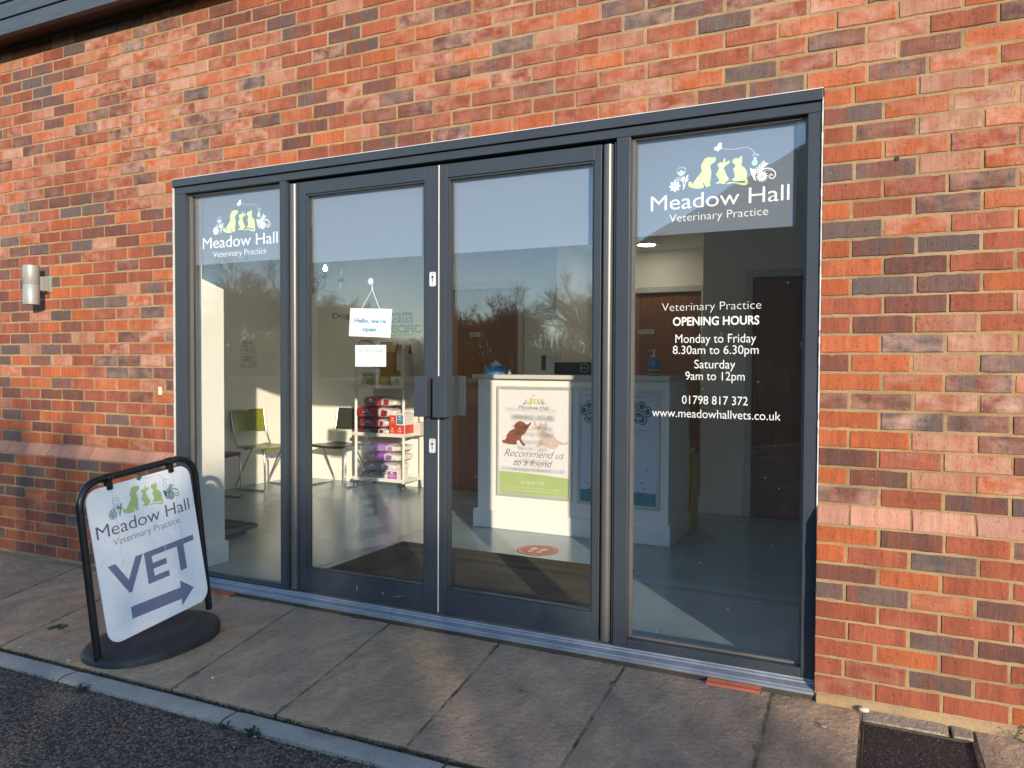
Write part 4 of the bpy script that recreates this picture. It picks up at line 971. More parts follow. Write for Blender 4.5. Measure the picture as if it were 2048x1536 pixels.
b = MB(); b.lathe([(.016, 1.3925), (.016, 1.408), (.007, 1.409), (.006, 1.432), (.016, 1.433), (.016, 1.446), (.010, 1.449)], (-1.315, 2.33, 0), 16); b.tube([(-1.315, 2.33, 1.440), (-1.345, 2.315, 1.440), (-1.352, 2.312, 1.432)], .0055, 8); obj('pump', b, M_PAPER, sp_, smooth=True)
b = MB(); b.prism(rrect(-2.50, -2.36, 2.20, 2.30, .01), lambda u, v, d: (u, v, 1.2508 + d), .004); tag(obj('card_reader_mat', b, M_BLACK), 'flat black pad lying on the counter beside the tissue box', 'pad')

# wet floor board
wf = thing('wet_floor_sign', 'yellow folded wet floor sign leaning beside the counter end', 'wet floor sign', (-1.10, 2.92, FZ))
b = MB(); b.prism([(2.80, FZ), (3.06, FZ), (3.01, .62), (2.85, .62)], lambda u, v, d: (-1.165 + d + .0 * v, u, v), .016); M_YEL = plain('safety_yellow', (.62, .42, .015), .4)
obj('front_board', b, M_YEL, wf, bevel=.003)
b = MB(); b.prism([(2.80, FZ), (3.06, FZ), (3.01, .61), (2.85, .61)], lambda u, v, d: (-1.1395 + d - .0 * v, u, v), .012); obj('rear_board', b, M_YEL, wf, bevel=.003)
b = MB(); b.tube([(-1.155, 2.88, .62), (-1.150, 2.89, .655), (-1.150, 2.97, .655), (-1.155, 2.98, .62)], .008, 8); obj('handle', b, M_YEL, wf, smooth=True)

# floor things
b = MB(); b.prism(rrect(-2.955, -1.185, .0895, 1.44, .01), lambda u, v, d: (u, v, FZ + .0005 + d), .007); tag(obj('door_mat', b, M_MAT), 'dark brown coir entrance mat inside the double doors', 'mat')
fs_ = thing('floor_sticker', 'round red floor sticker with pale footprints in front of the counter', 'sticker', (-1.962, 1.665, FZ))
gf = lambda u, v, d: (-1.962 + u, 1.665 + v, FZ + .0016 + d)
b = MB(); disc(b, 0, 0, .150, gf, 0, 0, 40); obj('red_disc', b, plain('red_vinyl', (.55, .085, .05), .45, var=.08), fs_, fixn=False)
b = MB(); ring(b, 0, 0, .128, .135, gf, .0006, 0, 40)
for s in (-1, 1): disc(b, s * .038, .022, .026, gf, .0008, 0, 18, .045, -.12 * s); disc(b, s * .034, -.052, .020, gf, .0008, 0, 16, .022)
obj('footprints', b, plain('cream_vinyl', (.72, .66, .58), .5), fs_, fixn=False)
sc = thing('weighing_scale', 'low black platform pet weighing scale on the floor behind the left window', 'scale', (-4.5, .9, FZ))
b = MB(); b.prism(rrect(-5.05, -4.165, .52, 1.235, .02), lambda u, v, d: (u, v, .045 + d), .034); obj('platform', b, plain('grey_steel', (.15, .15, .145), .45, .5), sc, bevel=.003)
b = MB(); b.prism(rrect(-5.03, -4.185, .54, 1.215, .015), lambda u, v, d: (u, v, .0795 + d), .005); obj('rubber_top', b, M_RUBBER, sc)
for x in (-4.97, -4.26):
    for y in (.60, 1.15):
        b = MB(); b.lathe([(.028, FZ + .0005), (.028, .0445)], (x, y, 0), 16); obj('foot', b, M_BLACK, sc)

# ------------------------------------------------------------ chairs
def make_chair(label, col, cname):
    t = thing('stacking_chair', label, 'chair', group='waiting room chairs')
    m = plain(cname, col, .30, var=.06, spec=.6)
    b = MB(); n = 10; vs = []; prof = [(-.215, .438), (-.20, .452), (-.10, .452), (.05, .443), (.16, .440), (.205, .452)]
    for y, z in prof:
        for k in range(n + 1): x = -.225 + .45 * k / n; vs.append((x, y, z - .010 * (1 - (2 * k / n - 1) ** 2)))
    o = len(vs); vs += [(x, y, z - .012) for x, y, z in vs]; fs = []
    for i in range(len(prof) - 1):
        for k in range(n): a = i * (n + 1) + k; fs += [(a, a + 1, a + n + 2, a + n + 1), (o + a, o + a + n + 1, o + a + n + 2, o + a + 1)]
    per = [k for k in range(n + 1)] + [i * (n + 1) + n for i in range(1, len(prof))] + [(len(prof) - 1) * (n + 1) + k for k in range(n - 1, -1, -1)] + [i * (n + 1) for i in range(len(prof) - 2, 0, -1)]
    for q in range(len(per)): fs.append((per[q], per[(q + 1) % len(per)], o + per[(q + 1) % len(per)], o + per[q]))
    b.add(vs, fs); obj('seat', b, m, t, True, smooth=True)
    b = MB(); vs = []
    for z, y in ((.590, .222), (.66, .236), (.74, .249), (.822, .262)):
        for k in range(n + 1): x = -.225 + .45 * k / n; vs.append((x, y + .030 * (1 - (2 * k / n - 1) ** 2), z))
    o = len(vs); vs += [(x, y + .009, z) for x, y, z in vs]; fs = []
    for i in range(3):
        for k in range(n): a = i * (n + 1) + k; fs += [(a, a + 1, a + n + 2, a + n + 1), (o + a, o + a + n + 1, o + a + n + 2, o + a + 1)]
    per = [k for k in range(n + 1)] + [i * (n + 1) + n for i in range(1, 4)] + [3 * (n + 1) + k for k in range(n - 1, -1, -1)] + [i * (n + 1) for i in (2, 1)]
    for q in range(len(per)): fs.append((per[q], per[(q + 1) % len(per)], o + per[(q + 1) % len(per)], o + per[q]))
    b.add(vs, fs); obj('backrest', b, m, t, True, smooth=True)
    for s in (-1, 1):
        b = MB(); x = s * .236
        b.tube([(x, .268, .822), (x, .240, .66), (x, .215, .54), (x, .170, .436), (x, .06, .428)], .009, 10); obj('back_post', b, M_CHROME, t, True, smooth=True)
        b = MB()
        b.tube([(x, -.170, .430), (x, -.195, .40), (x, -.205, .03), (x, -.195, .012), (x, -.17, .0095), (x, .17, .0095), (x, .20, .012), (x, .205, .03), (x * .985, .06, .30), (x * .97, -.02, .425)], .009, 10); obj('sled_leg', b, M_CHROME, t, True, smooth=True)
    b = MB(); b.tube([(-.236, -.165, .428), (.236, -.165, .428)], .008, 8); b.tube([(-.236, .06, .426), (.236, .06, .426)], .008, 8); obj('seat_rail', b, M_CHROME, t, True, smooth=True)
    return t
c = make_chair('olive green moulded chair with chrome sled legs against the side wall', (.20, .22, .018), 'olive_plastic'); c.location = (-5.66, 2.90, FZ); c.rotation_euler = (0, 0, math.pi / 2)
c = make_chair('dark olive-black moulded chair against the rear wall beside the trolley', (.035, .033, .018), 'black_olive_plastic'); c.location = (-5.09, 3.40, FZ); c.rotation_euler = (0, 0, 0)
c = make_chair('reddish brown chair mostly hidden behind the cream wall return', (.15, .045, .03), 'brown_plastic'); c.location = (-5.62, 2.06, FZ); c.rotation_euler = (0, 0, math.pi / 2)

# ------------------------------------------------------------ trolley with pet food
tr = thing('display_trolley', 'white three-shelf display trolley on casters by the rear wall', 'trolley', (-4.507, 3.48, FZ))
M_TROL = plain('white_powder_coat', (.72, .70, .64), .35, var=.03)
TX0, TX1, TY0, TY1 = -4.808, -4.207, 3.32, 3.645
for x in (TX0, TX1):
    b = MB(); rr = .10; zt = 1.585; path = [(x, TY0, .095), (x, TY0, zt - rr)]
    for k in range(1, 7): a = math.radians(180 - 90 * k / 6); path.append((x, TY0 + rr + rr * math.cos(a), zt - rr + rr * math.sin(a)))
    for k in range(0, 7): a = math.radians(90 - 90 * k / 6); path.append((x, TY1 - rr + rr * math.cos(a), zt - rr + rr * math.sin(a)))
    path.append((x, TY1, .095)); b.tube(path, .0165, 10); obj('end_frame', b, M_TROL, tr, smooth=True)
for z in (.105, .575, 1.075):
    b = MB(); x0, x1, y0, y1 = TX0 - .028, TX1 + .02, TY0 - .03, TY1 + .028
    b.box(x0, x1, y0, y1, z, z + .008); b.box(x0, x1, y0, y0 + .006, z + .008, z + .036); b.box(x0, x1, y1 - .006, y1, z + .008, z + .036); b.box(x0, x0 + .006, y0 + .006, y1 - .006, z + .008, z + .036); b.box(x1 - .006, x1, y0 + .006, y1 - .006, z + .008, z + .036)
    obj('shelf', b, M_TROL, tr, bevel=.001)
for x in (TX0, TX1):
    for y in (TY0, TY1):
        b = MB(); b.box(x - .011, x + .011, y - .016, y + .016, .058, .0945); b.box(x - .016, x - .0115, y - .010, y + .010, .030, .0575); b.box(x + .0115, x + .016, y - .010, y + .010, .030, .0575); k = obj('caster', b, M_CHROME, tr)
        b = MB(); b.lathe([(.020, -.0105), (.0265, -.006), (.0265, .006), (.020, .0105)], (x, y, FZ + .0272), 18, axis='x'); obj('wheel', b, plain('grey_tyre', (.10, .10, .10), .5), k, smooth=True)
def bag(label, group, x0, x1, z0, z1, col, tail=.20, depth=.29, y0=3.305, seed=1):
    """a pouch lying on its side: printed half with text, pale band, crinkled pale tail"""
    rr = random.Random(seed); o = thing('food_bag', label, 'pet food bag', ((x0 + x1) / 2, y0 + depth / 2, z0), group=group)
    def pillow(xa, xb, za, zb, taper, cr):
        mbx = MB(); nu, nv = 10, 16
        for i in range(nu + 1):
            t = i / nu; x = xa + (xb - xa) * t; e = min(1.0, .90 + .9 * min(t, 1 - t)); tp = 1 - taper * t
            for k in range(nv):
                a = 2 * math.pi * k / nv; ca, sa = math.cos(a), math.sin(a); yy = math.copysign(abs(ca) ** .45, ca); zz = math.copysign(abs(sa) ** .35, sa)
                q = cr * mnoise.noise((x * 40, k * 1.7, seed * 3.1))
                mbx.v.append((x, y0 + depth / 2 + depth / 2 * yy * (e * .5 + .5) + q, (za + zb) / 2 + (zb - za) / 2 * zz * e * tp + q * .7))
        for i in range(nu):
            for k in range(nv): mbx.f.append((i * nv + k, i * nv + (k + 1) % nv, (i + 1) * nv + (k + 1) % nv, (i + 1) * nv + k))
        mbx.f += [tuple(range(nv - 1, -1, -1)), tuple(nu * nv + k for k in range(nv))]; mbx.mi = [0] * len(mbx.f); return mbx
    nm = 'printed_foil_%d' % int(col[0] * 1000 + col[1] * 100000 + col[2] * 10000)
    p = obj('printed_end', pillow(x0, x1, z0, z1, 0.0, .005), plain(nm, col, .35, var=.25, nscale=14), o, smooth=True)
    t = MB(); cx = (x0 + x1) / 2; h = z1 - z0; gg = lambda u, v, d: (u, y0 - .0045 - d, v)
    disc(t, cx, z0 + h * .70, .018, gg, 0, 0, 12, h * .07); text(t, 'ADULT', cx - .055, cx + .055, z0 + h * .46, h * .13, gg, .02); text(t, 'complete food', cx - .08, cx + .08, z0 + h * .24, h * .10, gg)
    obj('print', t, plain('pale_print2', (.70, .62, .60), .5), p, fixn=False)
    if tail: obj('crinkled_tail', pillow(x1 + .0006, x1 + tail, z0 + .004, z1 - .004, .42, .010), plain('silver_white_foil', (.74, .70, .69), .3, .1, var=.12, nscale=25), o, smooth=True)
    if tail:
        t = MB(); hh = z1 - z0; gq = lambda u, v, d: (u, y0 - .006 - d, v); fill(t, [(x1 + tail * .18, z0 + hh * .18), (x1 + tail * .52, z0 + hh * .24), (x1 + tail * .58, z0 + hh * .70), (x1 + tail * .24, z0 + hh * .80)], gq)
        obj('side_print', t, plain(nm, col, .35), o, fixn=False)
    return o
GR, GPU = 'red pet food bags on the middle shelf', 'purple pet food bags on the bottom shelf'
bag('dark maroon pet food bag at the foot of the red pile', GR, -4.776, -4.519, .5835, .6600, (.10, .012, .014), .13, seed=2)
bag('wine red pet food bag second from the bottom of the red pile', GR, -4.758, -4.519, .6605, .7600, (.26, .022, .026), .13, seed=3)
bag('crimson pet food bag jutting out left in the red pile', GR, -4.795, -4.519, .7605, .8800, (.24, .014, .022), .22, seed=4)
bag('small red pet food bag topping the red pile', GR, -4.698, -4.481, .8805, .9850, (.30, .022, .03), .19, seed=5)
bag('blackish purple pet food bag at the foot of the purple pile', GPU, -4.724, -4.474, .1135, .2080, (.030, .014, .055), .06, seed=6)
bag('deep indigo pet food bag second in the purple pile', GPU, -4.705, -4.475, .2085, .3040, (.055, .02, .10), .17, seed=7)
bag('bright violet pet food bag third in the purple pile', GPU, -4.692, -4.449, .3045, .4080, (.24, .045, .33), .19, seed=8)
bag('pale lilac pet food bag on top of the purple pile', GPU, -4.679, -4.424, .4085, .4950, (.34, .15, .46), .16, seed=9)
def carton(label, x0, x1, z0, z1, col, panel=None, y0=3.302, depth=.20, word='ADULT', ink=(.80, .72, .68)):
    o = thing('food_carton', label, 'carton', ((x0 + x1) / 2, y0 + depth / 2, z0), group='pet food cartons on the trolley')
    b = MB(); b.box(x0, x1, y0, y0 + depth, z0, z1); key = 'carton_%d_%d_%d' % tuple(int(q * 100) for q in col); k = obj('box_body', b, plain(key, col, .45, var=.04), o, bevel=.0015)
    gg = lambda u, v, d: (u, y0 - .0008 - d, v); cx = (x0 + x1) / 2; h = z1 - z0; w_ = x1 - x0
    if panel:
        b = MB(); fill(b, [(x0 + w_ * .12, z0 + h * .1), (x1 - w_ * .06, z0 + h * .1), (x1 - w_ * .06, z1 - h * .14), (x0 + w_ * .12, z1 - h * .14)], gg); obj('colour_panel', b, plain('panel_%d_%d_%d' % tuple(int(q * 100) for q in panel), panel, .4), o, fixn=False)
    t = MB(); disc(t, cx, z0 + h * .72, w_ * .13, gg, .0006, 0, 12, h * .07); text(t, word, cx - w_ * .3, cx + w_ * .3, z0 + h * .45, h * .12, gg, .02, d=.0006); text(t, 'small bites', cx - w_ * .22, cx + w_ * .22, z0 + h * .28, h * .08, gg, d=.0006)
    obj('print', t, plain('ink_%d' % int(ink[0] * 100), ink, .5), o, fixn=False); return o
ORG = (.62, .055, .028)
carton('orange-red pet food carton on the middle shelf beside the maroon bag', -4.372, -4.290, .5835, .6900, ORG)
carton('orange-red pet food carton stacked second beside the wine red bag', -4.372, -4.290, .6905, .8000, ORG)
carton('orange-red pet food carton under the white and blue carton', -4.288, -4.205 + .012, .5835, .7000, ORG)
carton('white carton with a bright blue panel on top of an orange carton', -4.286, -4.196, .7005, .8200, (.70, .68, .66), (.02, .19, .36))
carton('white carton with a magenta panel at the foot of the purple pile', -4.410, -4.268, .1135, .2330, (.70, .67, .66), (.32, .03, .36))
carton('mustard yellow carton on the top shelf', -4.500, -4.375, 1.0835, 1.200, (.42, .29, .02))
carton('plain white carton with small dark print on the top shelf', -4.352, -4.205, 1.0835, 1.200, (.66, .63, .60), None, word='CAT', ink=(.05, .05, .05))
carton('pale blank carton behind the front post on the middle shelf', -4.19, -4.05 - .06, .5835, .72, (.66, .62, .56), None, 3.48, .14, ink=(.5, .48, .44))
# standing sacks on the top shelf
def sack(label, x0, x1, y0, y1, z0, z1, col, top, seed):
    o = thing('food_sack', label, 'pet food sack', ((x0 + x1) / 2, (y0 + y1) / 2, z0), group='standing sacks on the top shelf')
    b = MB(); n = 20; L = 12; vs = []
    for i in range(L + 1):
        t = i / L; z = z0 + (z1 - z0) * .78 * t; dp = (1 - .25 * t)
        for k in range(n):
            a = 2 * math.pi * k / n; ca, sa = math.cos(a), math.sin(a); q = .006 * mnoise.noise((k * .8, i * .9, seed))
            vs.append(((x0 + x1) / 2 + (x1 - x0) / 2 * math.copysign(abs(ca) ** .4, ca) + q, (y0 + y1) / 2 + (y1 - y0) / 2 * dp * math.copysign(abs(sa) ** .4, sa) + q, z))
    b.add(vs, [(i * n + k, i * n + (k + 1) % n, (i + 1) * n + (k + 1) % n, (i + 1) * n + k) for i in range(L) for k in range(n)] + [tuple(range(n - 1, -1, -1)), tuple(L * n + k for k in range(n))])
    obj('sack_body', b, plain('sack_%d' % seed, col, .35, var=.15, nscale=16), o, smooth=True)
    b = MB(); ym = (y0 + y1) / 2; zb = z0 + (z1 - z0) * .782; hw = (x1 - x0) / 2; dd = (y1 - y0) / 2 * .76; cx = (x0 + x1) / 2
    b.add([(cx - hw, ym - dd, zb), (cx + hw, ym - dd, zb), (cx + hw, ym + dd, zb), (cx - hw, ym + dd, zb), (cx - hw * .96, ym - .008, z1 - .015), (cx + hw * .96, ym - .008, z1 - .015), (cx + hw * .96, ym + .008, z1 - .015), (cx - hw * .96, ym + .008, z1 - .015), (cx - hw * .95, ym - .005, z1), (cx + hw * .95, ym - .005, z1), (cx + hw * .95, ym + .005, z1), (cx - hw * .95, ym + .005, z1)],
          [(0, 1, 5, 4), (1, 2, 6, 5), (2, 3, 7, 6), (3, 0, 4, 7), (4, 5, 9, 8), (5, 6, 10, 9), (6, 7, 11, 10), (7, 4, 8, 11), (8, 9, 10, 11), (3, 2, 1, 0)])
    obj('folded_top', b, plain('sacktop_%d' % seed, top, .35, var=.1), o)
    return o
s1 = sack('tall ochre pet food sack at the back of the top shelf', -4.66, -4.43, 3.47, 3.62, 1.0835, 1.565, (.36, .22, .03), (.36, .22, .03), 41)
s2 = sack('tall white pet food sack with a brown folded top', -4.415, -4.265, 3.46, 3.61, 1.0835, 1.535, (.58, .55, .52), (.17, .10, .025), 42)
s3 = sack('short silver pet food sack at the front of the top shelf', -4.745, -4.525, 3.31, 3.40, 1.0835, 1.285, (.50, .50, .50), (.56, .56, .56), 43)
t = MB(); gg = lambda u, v, d: (u, 3.3045 - d, v); text(t, 'digestive', -4.71, -4.56, 1.205, .020, gg, .02); text(t, 'support', -4.69, -4.58, 1.180, .016, gg); obj('print', t, M_GREYTXT, s3, fixn=False)
t = MB(); fill(t, [(-4.66, 1.092), (-4.575, 1.092), (-4.575, 1.165), (-4.61, 1.172), (-4.66, 1.165)], gg, .0003); obj('label_panel', t, plain('olive_label', (.32, .27, .04), .4), s3, fixn=False)
t = MB(); gg = lambda u, v, d: (u, 3.4535 - d, v); fill(t, [(-4.40, 1.16), (-4.34, 1.16), (-4.34, 1.26), (-4.40, 1.26)], gg); fill(t, [(-4.325, 1.10), (-4.28, 1.10), (-4.28, 1.20), (-4.325, 1.20)], gg); obj('label_panel', t, plain('ochre_label', (.36, .22, .03), .4), s2, fixn=False)

# ------------------------------------------------------------ chandelier
ch = thing('chandelier', 'small silver chandelier with one lit candle lamp hanging inside the left door', 'chandelier', (-4.23, 2.0, 2.53))
b = MB(); cx, cy = -4.27, 2.0; b.lathe([(.05, 2.505), (.05, 2.5285)], (cx, cy, 0), 18); b.tube([(cx, cy, 2.505), (cx, cy, 1.970)], .007, 8); b.lathe([(.006, 1.940), (.026, 1.960), (.034, 1.985), (.022, 2.010), (.010, 2.040), (.022, 2.070), (.008, 2.100)], (cx, cy, 0), 16)
M_PEWT = plain('pewter', (.30, .32, .36), .3, .8); obj('stem', b, M_PEWT, ch, smooth=True)
for k in range(5):
    a = math.radians(-25 + 72 * k); ca, sa = math.cos(a), math.sin(a); q = lambda r_, z: (cx + r_ * ca, cy + r_ * sa, z)
    b = MB(); b.tube([q(.02, 2.010), q(.06, 1.985), q(.12, 1.965), q(.19, 1.970), q(.235, 2.005), q(.245, 2.050)], .006, 8); ar = obj('arm', b, M_PEWT, ch, smooth=True)
    b = MB(); p = q(.245, 0); b.lathe([(.010, 2.048), (.030, 2.060), (.036, 2.072), (.014, 2.074), (.014, 2.115)], (p[0], p[1], 0), 14); obj('candle_cup', b, M_PEWT, ar, smooth=True)
    b = MB(); b.lathe([(.010, 2.115), (.017, 2.132), (.013, 2.152), (.003, 2.170)], (p[0], p[1], 0), 12)
    obj('bulb', b, plain('lit_bulb', (.9, .85, .7), .4, emit=((1, .85, .6), 14.0)) if k == 0 else plain('frosted_bulb', (.55, .58, .62), .2), ar, smooth=True)

# ------------------------------------------------------------ notices in the left door
hs = thing('open_sign', 'white hanging card reading Hello, we\'re open inside the left door glass', 'sign', (-2.25, .085, 1.55))
TL = Vector((-2.388, 1.634)); ux = Vector((.272, -.012)); uy = Vector((-.010, -.152))
g3 = lambda u, v, d: ((TL + ux * u + uy * v).x, .084 - d, (TL + ux * u + uy * v).y)
b = MB(); b.prism([(0, 1), (1, 1), (1, 0), (0, 0)], lambda u, v, d: (g3(u, v, 0)[0], .084 + d, g3(u, v, 0)[2]), .002); card = obj('card', b, M_PAPER, hs)
t = MB(); gt = lambda u, v, d: g3(u, 1 - v, .0006 + d); M_SKY = plain('sky_blue_print', (.06, .30, .52), .5)
text(t, "Hello, we're", .12, .88, .50, .15, gt, .03); text(t, 'open', .32, .66, .20, .15, gt, .03); obj('lettering', t, M_SKY, card, fixn=False)
t = MB(); stroke(t, curve([(.38, .84), (.5, .87), (.62, .84)], 5), .02, gt); disc(t, .47, .06, .014, gt, 0, 0, 8, .025); obj('faint_emblem', t, plain('faint_print', (.58, .66, .70), .5), card, fixn=False)
b = MB(); b.tube([g3(.27, .03, .001), (-2.242, .081, 1.725), (-2.240, .080, 1.768)], .0019, 6); b.tube([g3(.72, .03, .001), (-2.238, .081, 1.725), (-2.240, .080, 1.768)], .0019, 6); obj('string', b, plain('clear_cord', (.62, .65, .68), .4), hs)
b = MB(); b.lathe([(.018, .0715), (.014, .0765), (.006, .081)], (-2.243, 0, 1.772), 16, axis='y'); obj('suction_hook', b, plain('clear_plastic', (.55, .60, .64), .12), hs, smooth=True)
b = MB(); b.box(-2.347, -2.146, .0735, .0750, 1.316, 1.432); nt_ = tag(obj('door_notice', b, M_PAPER), 'smaller white notice headed Our Door Is Open below the hanging card', 'notice')
t = MB(); gn = lambda u, v, d: (u, .0729 - d, v); text(t, 'Our Door Is Open!', -2.330, -2.163, 1.396, .017, gn, .01); obj('heading', t, plain('pale_blue_print', (.22, .48, .62), .5), nt_, fixn=False)
t = MB(); text(t, 'If you need to speak to us', -2.305, -2.19, 1.372, .008, gn); text(t, 'please come on in and', -2.30, -2.195, 1.354, .008, gn); text(t, 'let the team know', -2.32, -2.175, 1.336, .008, gn); obj('small_print', t, plain('faint_blue_print', (.42, .58, .64), .5), nt_, fixn=False)

# ------------------------------------------------------------ small things on the ground
def leaf(name, label, x, y, z, s, col, rot, cat='leaf', curl=.3):
    b = MB(); n = 14; vs = []
    for k in range(n):
        a = 2 * math.pi * k / n; r_ = s * (.75 + .25 * math.cos(5 * a)); u, v = r_ * math.cos(a), r_ * .62 * math.sin(a); cu_, su = math.cos(rot), math.sin(rot)
        vs.append((x + u * cu_ - v * su, y + u * su + v * cu_, z + .002 + curl * u * u / s))
    vs2 = [(p[0], p[1], p[2] + .0008) for p in vs]
    b.add(vs + vs2, [tuple(range(n - 1, -1, -1)), tuple(range(n, 2 * n))] + [(k, (k + 1) % n, n + (k + 1) % n, n + k) for k in range(n)])
    return tag(obj(name, b, plain('leaf_%d' % int(col[0] * 1000), col, .7, var=.3, nscale=60)), label, cat)
leaf('fallen_leaf', 'orange-brown fallen leaf on the asphalt', -2.265, -1.439, -.012, .024, (.25, .085, .03), .4)
leaf('fallen_leaf', 'pale cream fallen leaf on the asphalt near the kerb', -1.78, -1.254, -.012, .013, (.52, .48, .32), 1.2)
leaf('fallen_leaf', 'pale bleached leaf on the kerb joint near the sign base', -3.01, -1.118, .004, .015, (.50, .48, .43), .2)
leaf('fallen_leaf', 'whitish leaf on the kerb joint left of the sign', -3.36, -1.116, .004, .015, (.56, .55, .50), 2.0)
leaf('fallen_leaf', 'thin green leaf lying on the slab before the right door', -1.075, -.50, .001, .018, (.08, .20, .06), 2.6, curl=.15)
leaf('fallen_leaf', 'withered tan leaf on the slab near the opening-hours window', -.19, -.235, .001, .012, (.16, .11, .05), .7)
def pebble(name, label, x, y, z, s, col, cat='stone', metal=0.0):
    b = MB(); b.lathe([(.3 * s, -.1 * s), (.8 * s, .0), (1.0 * s, .3 * s), (.75 * s, .62 * s), (.25 * s, .78 * s)], (x, y, z), 12, sy=.75)
    b.v = [(p[0] + .12 * s * mnoise.noise((p[0] * 90, p[1] * 90, p[2] * 90)), p[1] + .12 * s * mnoise.noise((p[1] * 90, p[0] * 70, 3)), p[2]) for p in b.v]
    return tag(obj(name, b, plain('pebble_%d' % int(col[0] * 1000 + metal * 7), col, .6 - .3 * metal, metal, var=.2, nscale=60), smooth=True), label, cat)
pebble('stone', 'chalky white stone against the foot of the right brick pier', .185, -.088, .004, .020, (.62, .56, .44))
pebble('bottle_cap', 'small silver metal cap on the slab left of the drain cover', .055, -.291, .001, .012, (.55, .57, .60), 'cap', .8)
pebble('stone', 'tiny white chip on the slab beside the sign base', -2.30, -.965, .001, .007, (.6, .6, .58))
M_WEED = plain('weed_leaf', (.055, .14, .025), .6, var=.3, nscale=40)
M_WEEDD = plain('dark_weed_leaf', (.022, .05, .018), .7, var=.4, nscale=40)
def weed(label, x, y, z, n, s, h, m, seed):
    rr = random.Random(seed); o = thing('weed', label, 'weed', (x, y, z)); st = MB(); lf = MB()
    for k in range(n):
        a = rr.uniform(0, 6.28); l = s * rr.uniform(.5, 1.2); hh = h * rr.uniform(.4, 1.1); tip = Vector((x + l * math.cos(a), y + l * math.sin(a), z + hh)); base = Vector((x + rr.uniform(-.2, .2) * s, y + rr.uniform(-.2, .2) * s, z))
        st.tube([base, (base + tip) / 2 + Vector((0, 0, hh * .2)), tip], .0009, 4)
        d = (tip - base); d.z *= .2; d.normalize(); e = Vector((-d.y, d.x, 0)); q = s * rr.uniform(.25, .45)
        lf.add([tip - d * q, tip + e * q * .5 + Vector((0, 0, .002)), tip + d * q, tip - e * q * .5 + Vector((0, 0, .002))], [(0, 1, 2, 3)])
    obj('stem', st, m, o); obj('leaf', lf, m, o, fixn=False)
weed('bright green weed growing at the foot of the right brick pier', .705, -.10, .0, 12, .035, .045, M_WEED, 1)
weed('dark green weed in the kerb edge by the cream leaf', -1.80, -1.243, -.014, 40, .028, .016, M_WEEDD, 2)
weed('thin green weed in the kerb edge beyond the cream leaf', -1.93, -1.243, -.014, 18, .024, .014, M_WEEDD, 3)
weed('dark weed at the kerb edge below the sign base', -2.72, -1.258, -.014, 34, .032, .014, M_WEEDD, 4)
weed('flat mossy tuft on the slab left of the sign', -3.484, -.853, .0, 26, .034, .005, M_WEEDD, 5)

gr = MB()
for k in range(900):
    if k < 380: x, y, z = R.uniform(-5.5, 1.0), R.uniform(-1.04, -.07), .001
    else: x, y, z = R.uniform(-5, -.4), R.uniform(-2.2, -1.22), -.011
    q = R.uniform(.0012, .0036) * (1.3 if k >= 380 else 1)
    p = [(R.uniform(.6, 1) * q, 0, 0), (0, R.uniform(.6, 1) * q, 0), (-R.uniform(.6, 1) * q, 0, 0), (0, -R.uniform(.6, 1) * q, 0), (0, 0, q * .8)]
    gr.add([(x + a, y + b_, z + c_) for a, b_, c_ in p], [(0, 1, 4), (1, 2, 4), (2, 3, 4), (3, 0, 4), (3, 2, 1, 0)], R.choice((0, 0, 1, 2)))
stuff(obj('grit', gr, [plain('pale_grit', (.45, .42, .36), .8), plain('dark_grit', (.05, .045, .04), .8), plain('tan_grit', (.26, .19, .12), .8)]))

# ------------------------------------------------------------ outside, seen only as reflections, and an unseen shade hedge
gb = thing('gabled_building', 'dark gabled building opposite, mirrored in the right window', 'building', (-2, -18, -.05))
prof = [(-6.2, -.06), (-6.2, 3.78), (-.5, 6.62), (2.6, 5.07), (2.6, -.06)]
b = MB(); b.prism([(x, z) for x, z in prof], lambda u, v, d: (u, -15.2 - d, v), 12); obj('wall', b, plain('dark_weatherboard', (.085, .075, .07), .8, var=.2, nscale=2), gb)
b = MB(); pts = prof[1:-1]
for (xa, za), (xb, zb) in zip(pts[:-1], pts[1:]):
    b.add([(xa, -15.0, za + .02), (xb, -15.0, zb + .02), (xb, -27.4, zb + .02), (xa, -27.4, za + .02), (xa, -15.0, za + .12), (xb, -15.0, zb + .12), (xb, -27.4, zb + .12), (xa, -27.4, za + .12)], [(0, 3, 2, 1), (4, 5, 6, 7), (0, 1, 5, 4), (2, 3, 7, 6), (3, 0, 4, 7), (1, 2, 6, 5)])
obj('roof', b, plain('slate_roof', (.075, .075, .08), .7, var=.2, nscale=4), gb)
for x in (.7,):
    b = MB(); b.box(x, x + 1.4, -15.195, -15.16, .9, 2.2); f = obj('window', b, M_GLOSSW, gb); b = MB(); b.box(x + .08, x + 1.32, -15.158, -15.15, .98, 2.12); obj('pane', b, M_GLASS, f)
b = MB(); b.box(-1.2, -.2, -15.195, -15.15, -.05, 2.0); obj('door', b, plain('green_door', (.04, .08, .05), .5), gb)
M_BARK = mat_bark('bark', (.055, .045, .035), (.12, .10, .08)); M_TWIG = mat_bark('twig_bark', (.15, .125, .10), (.25, .21, .17))
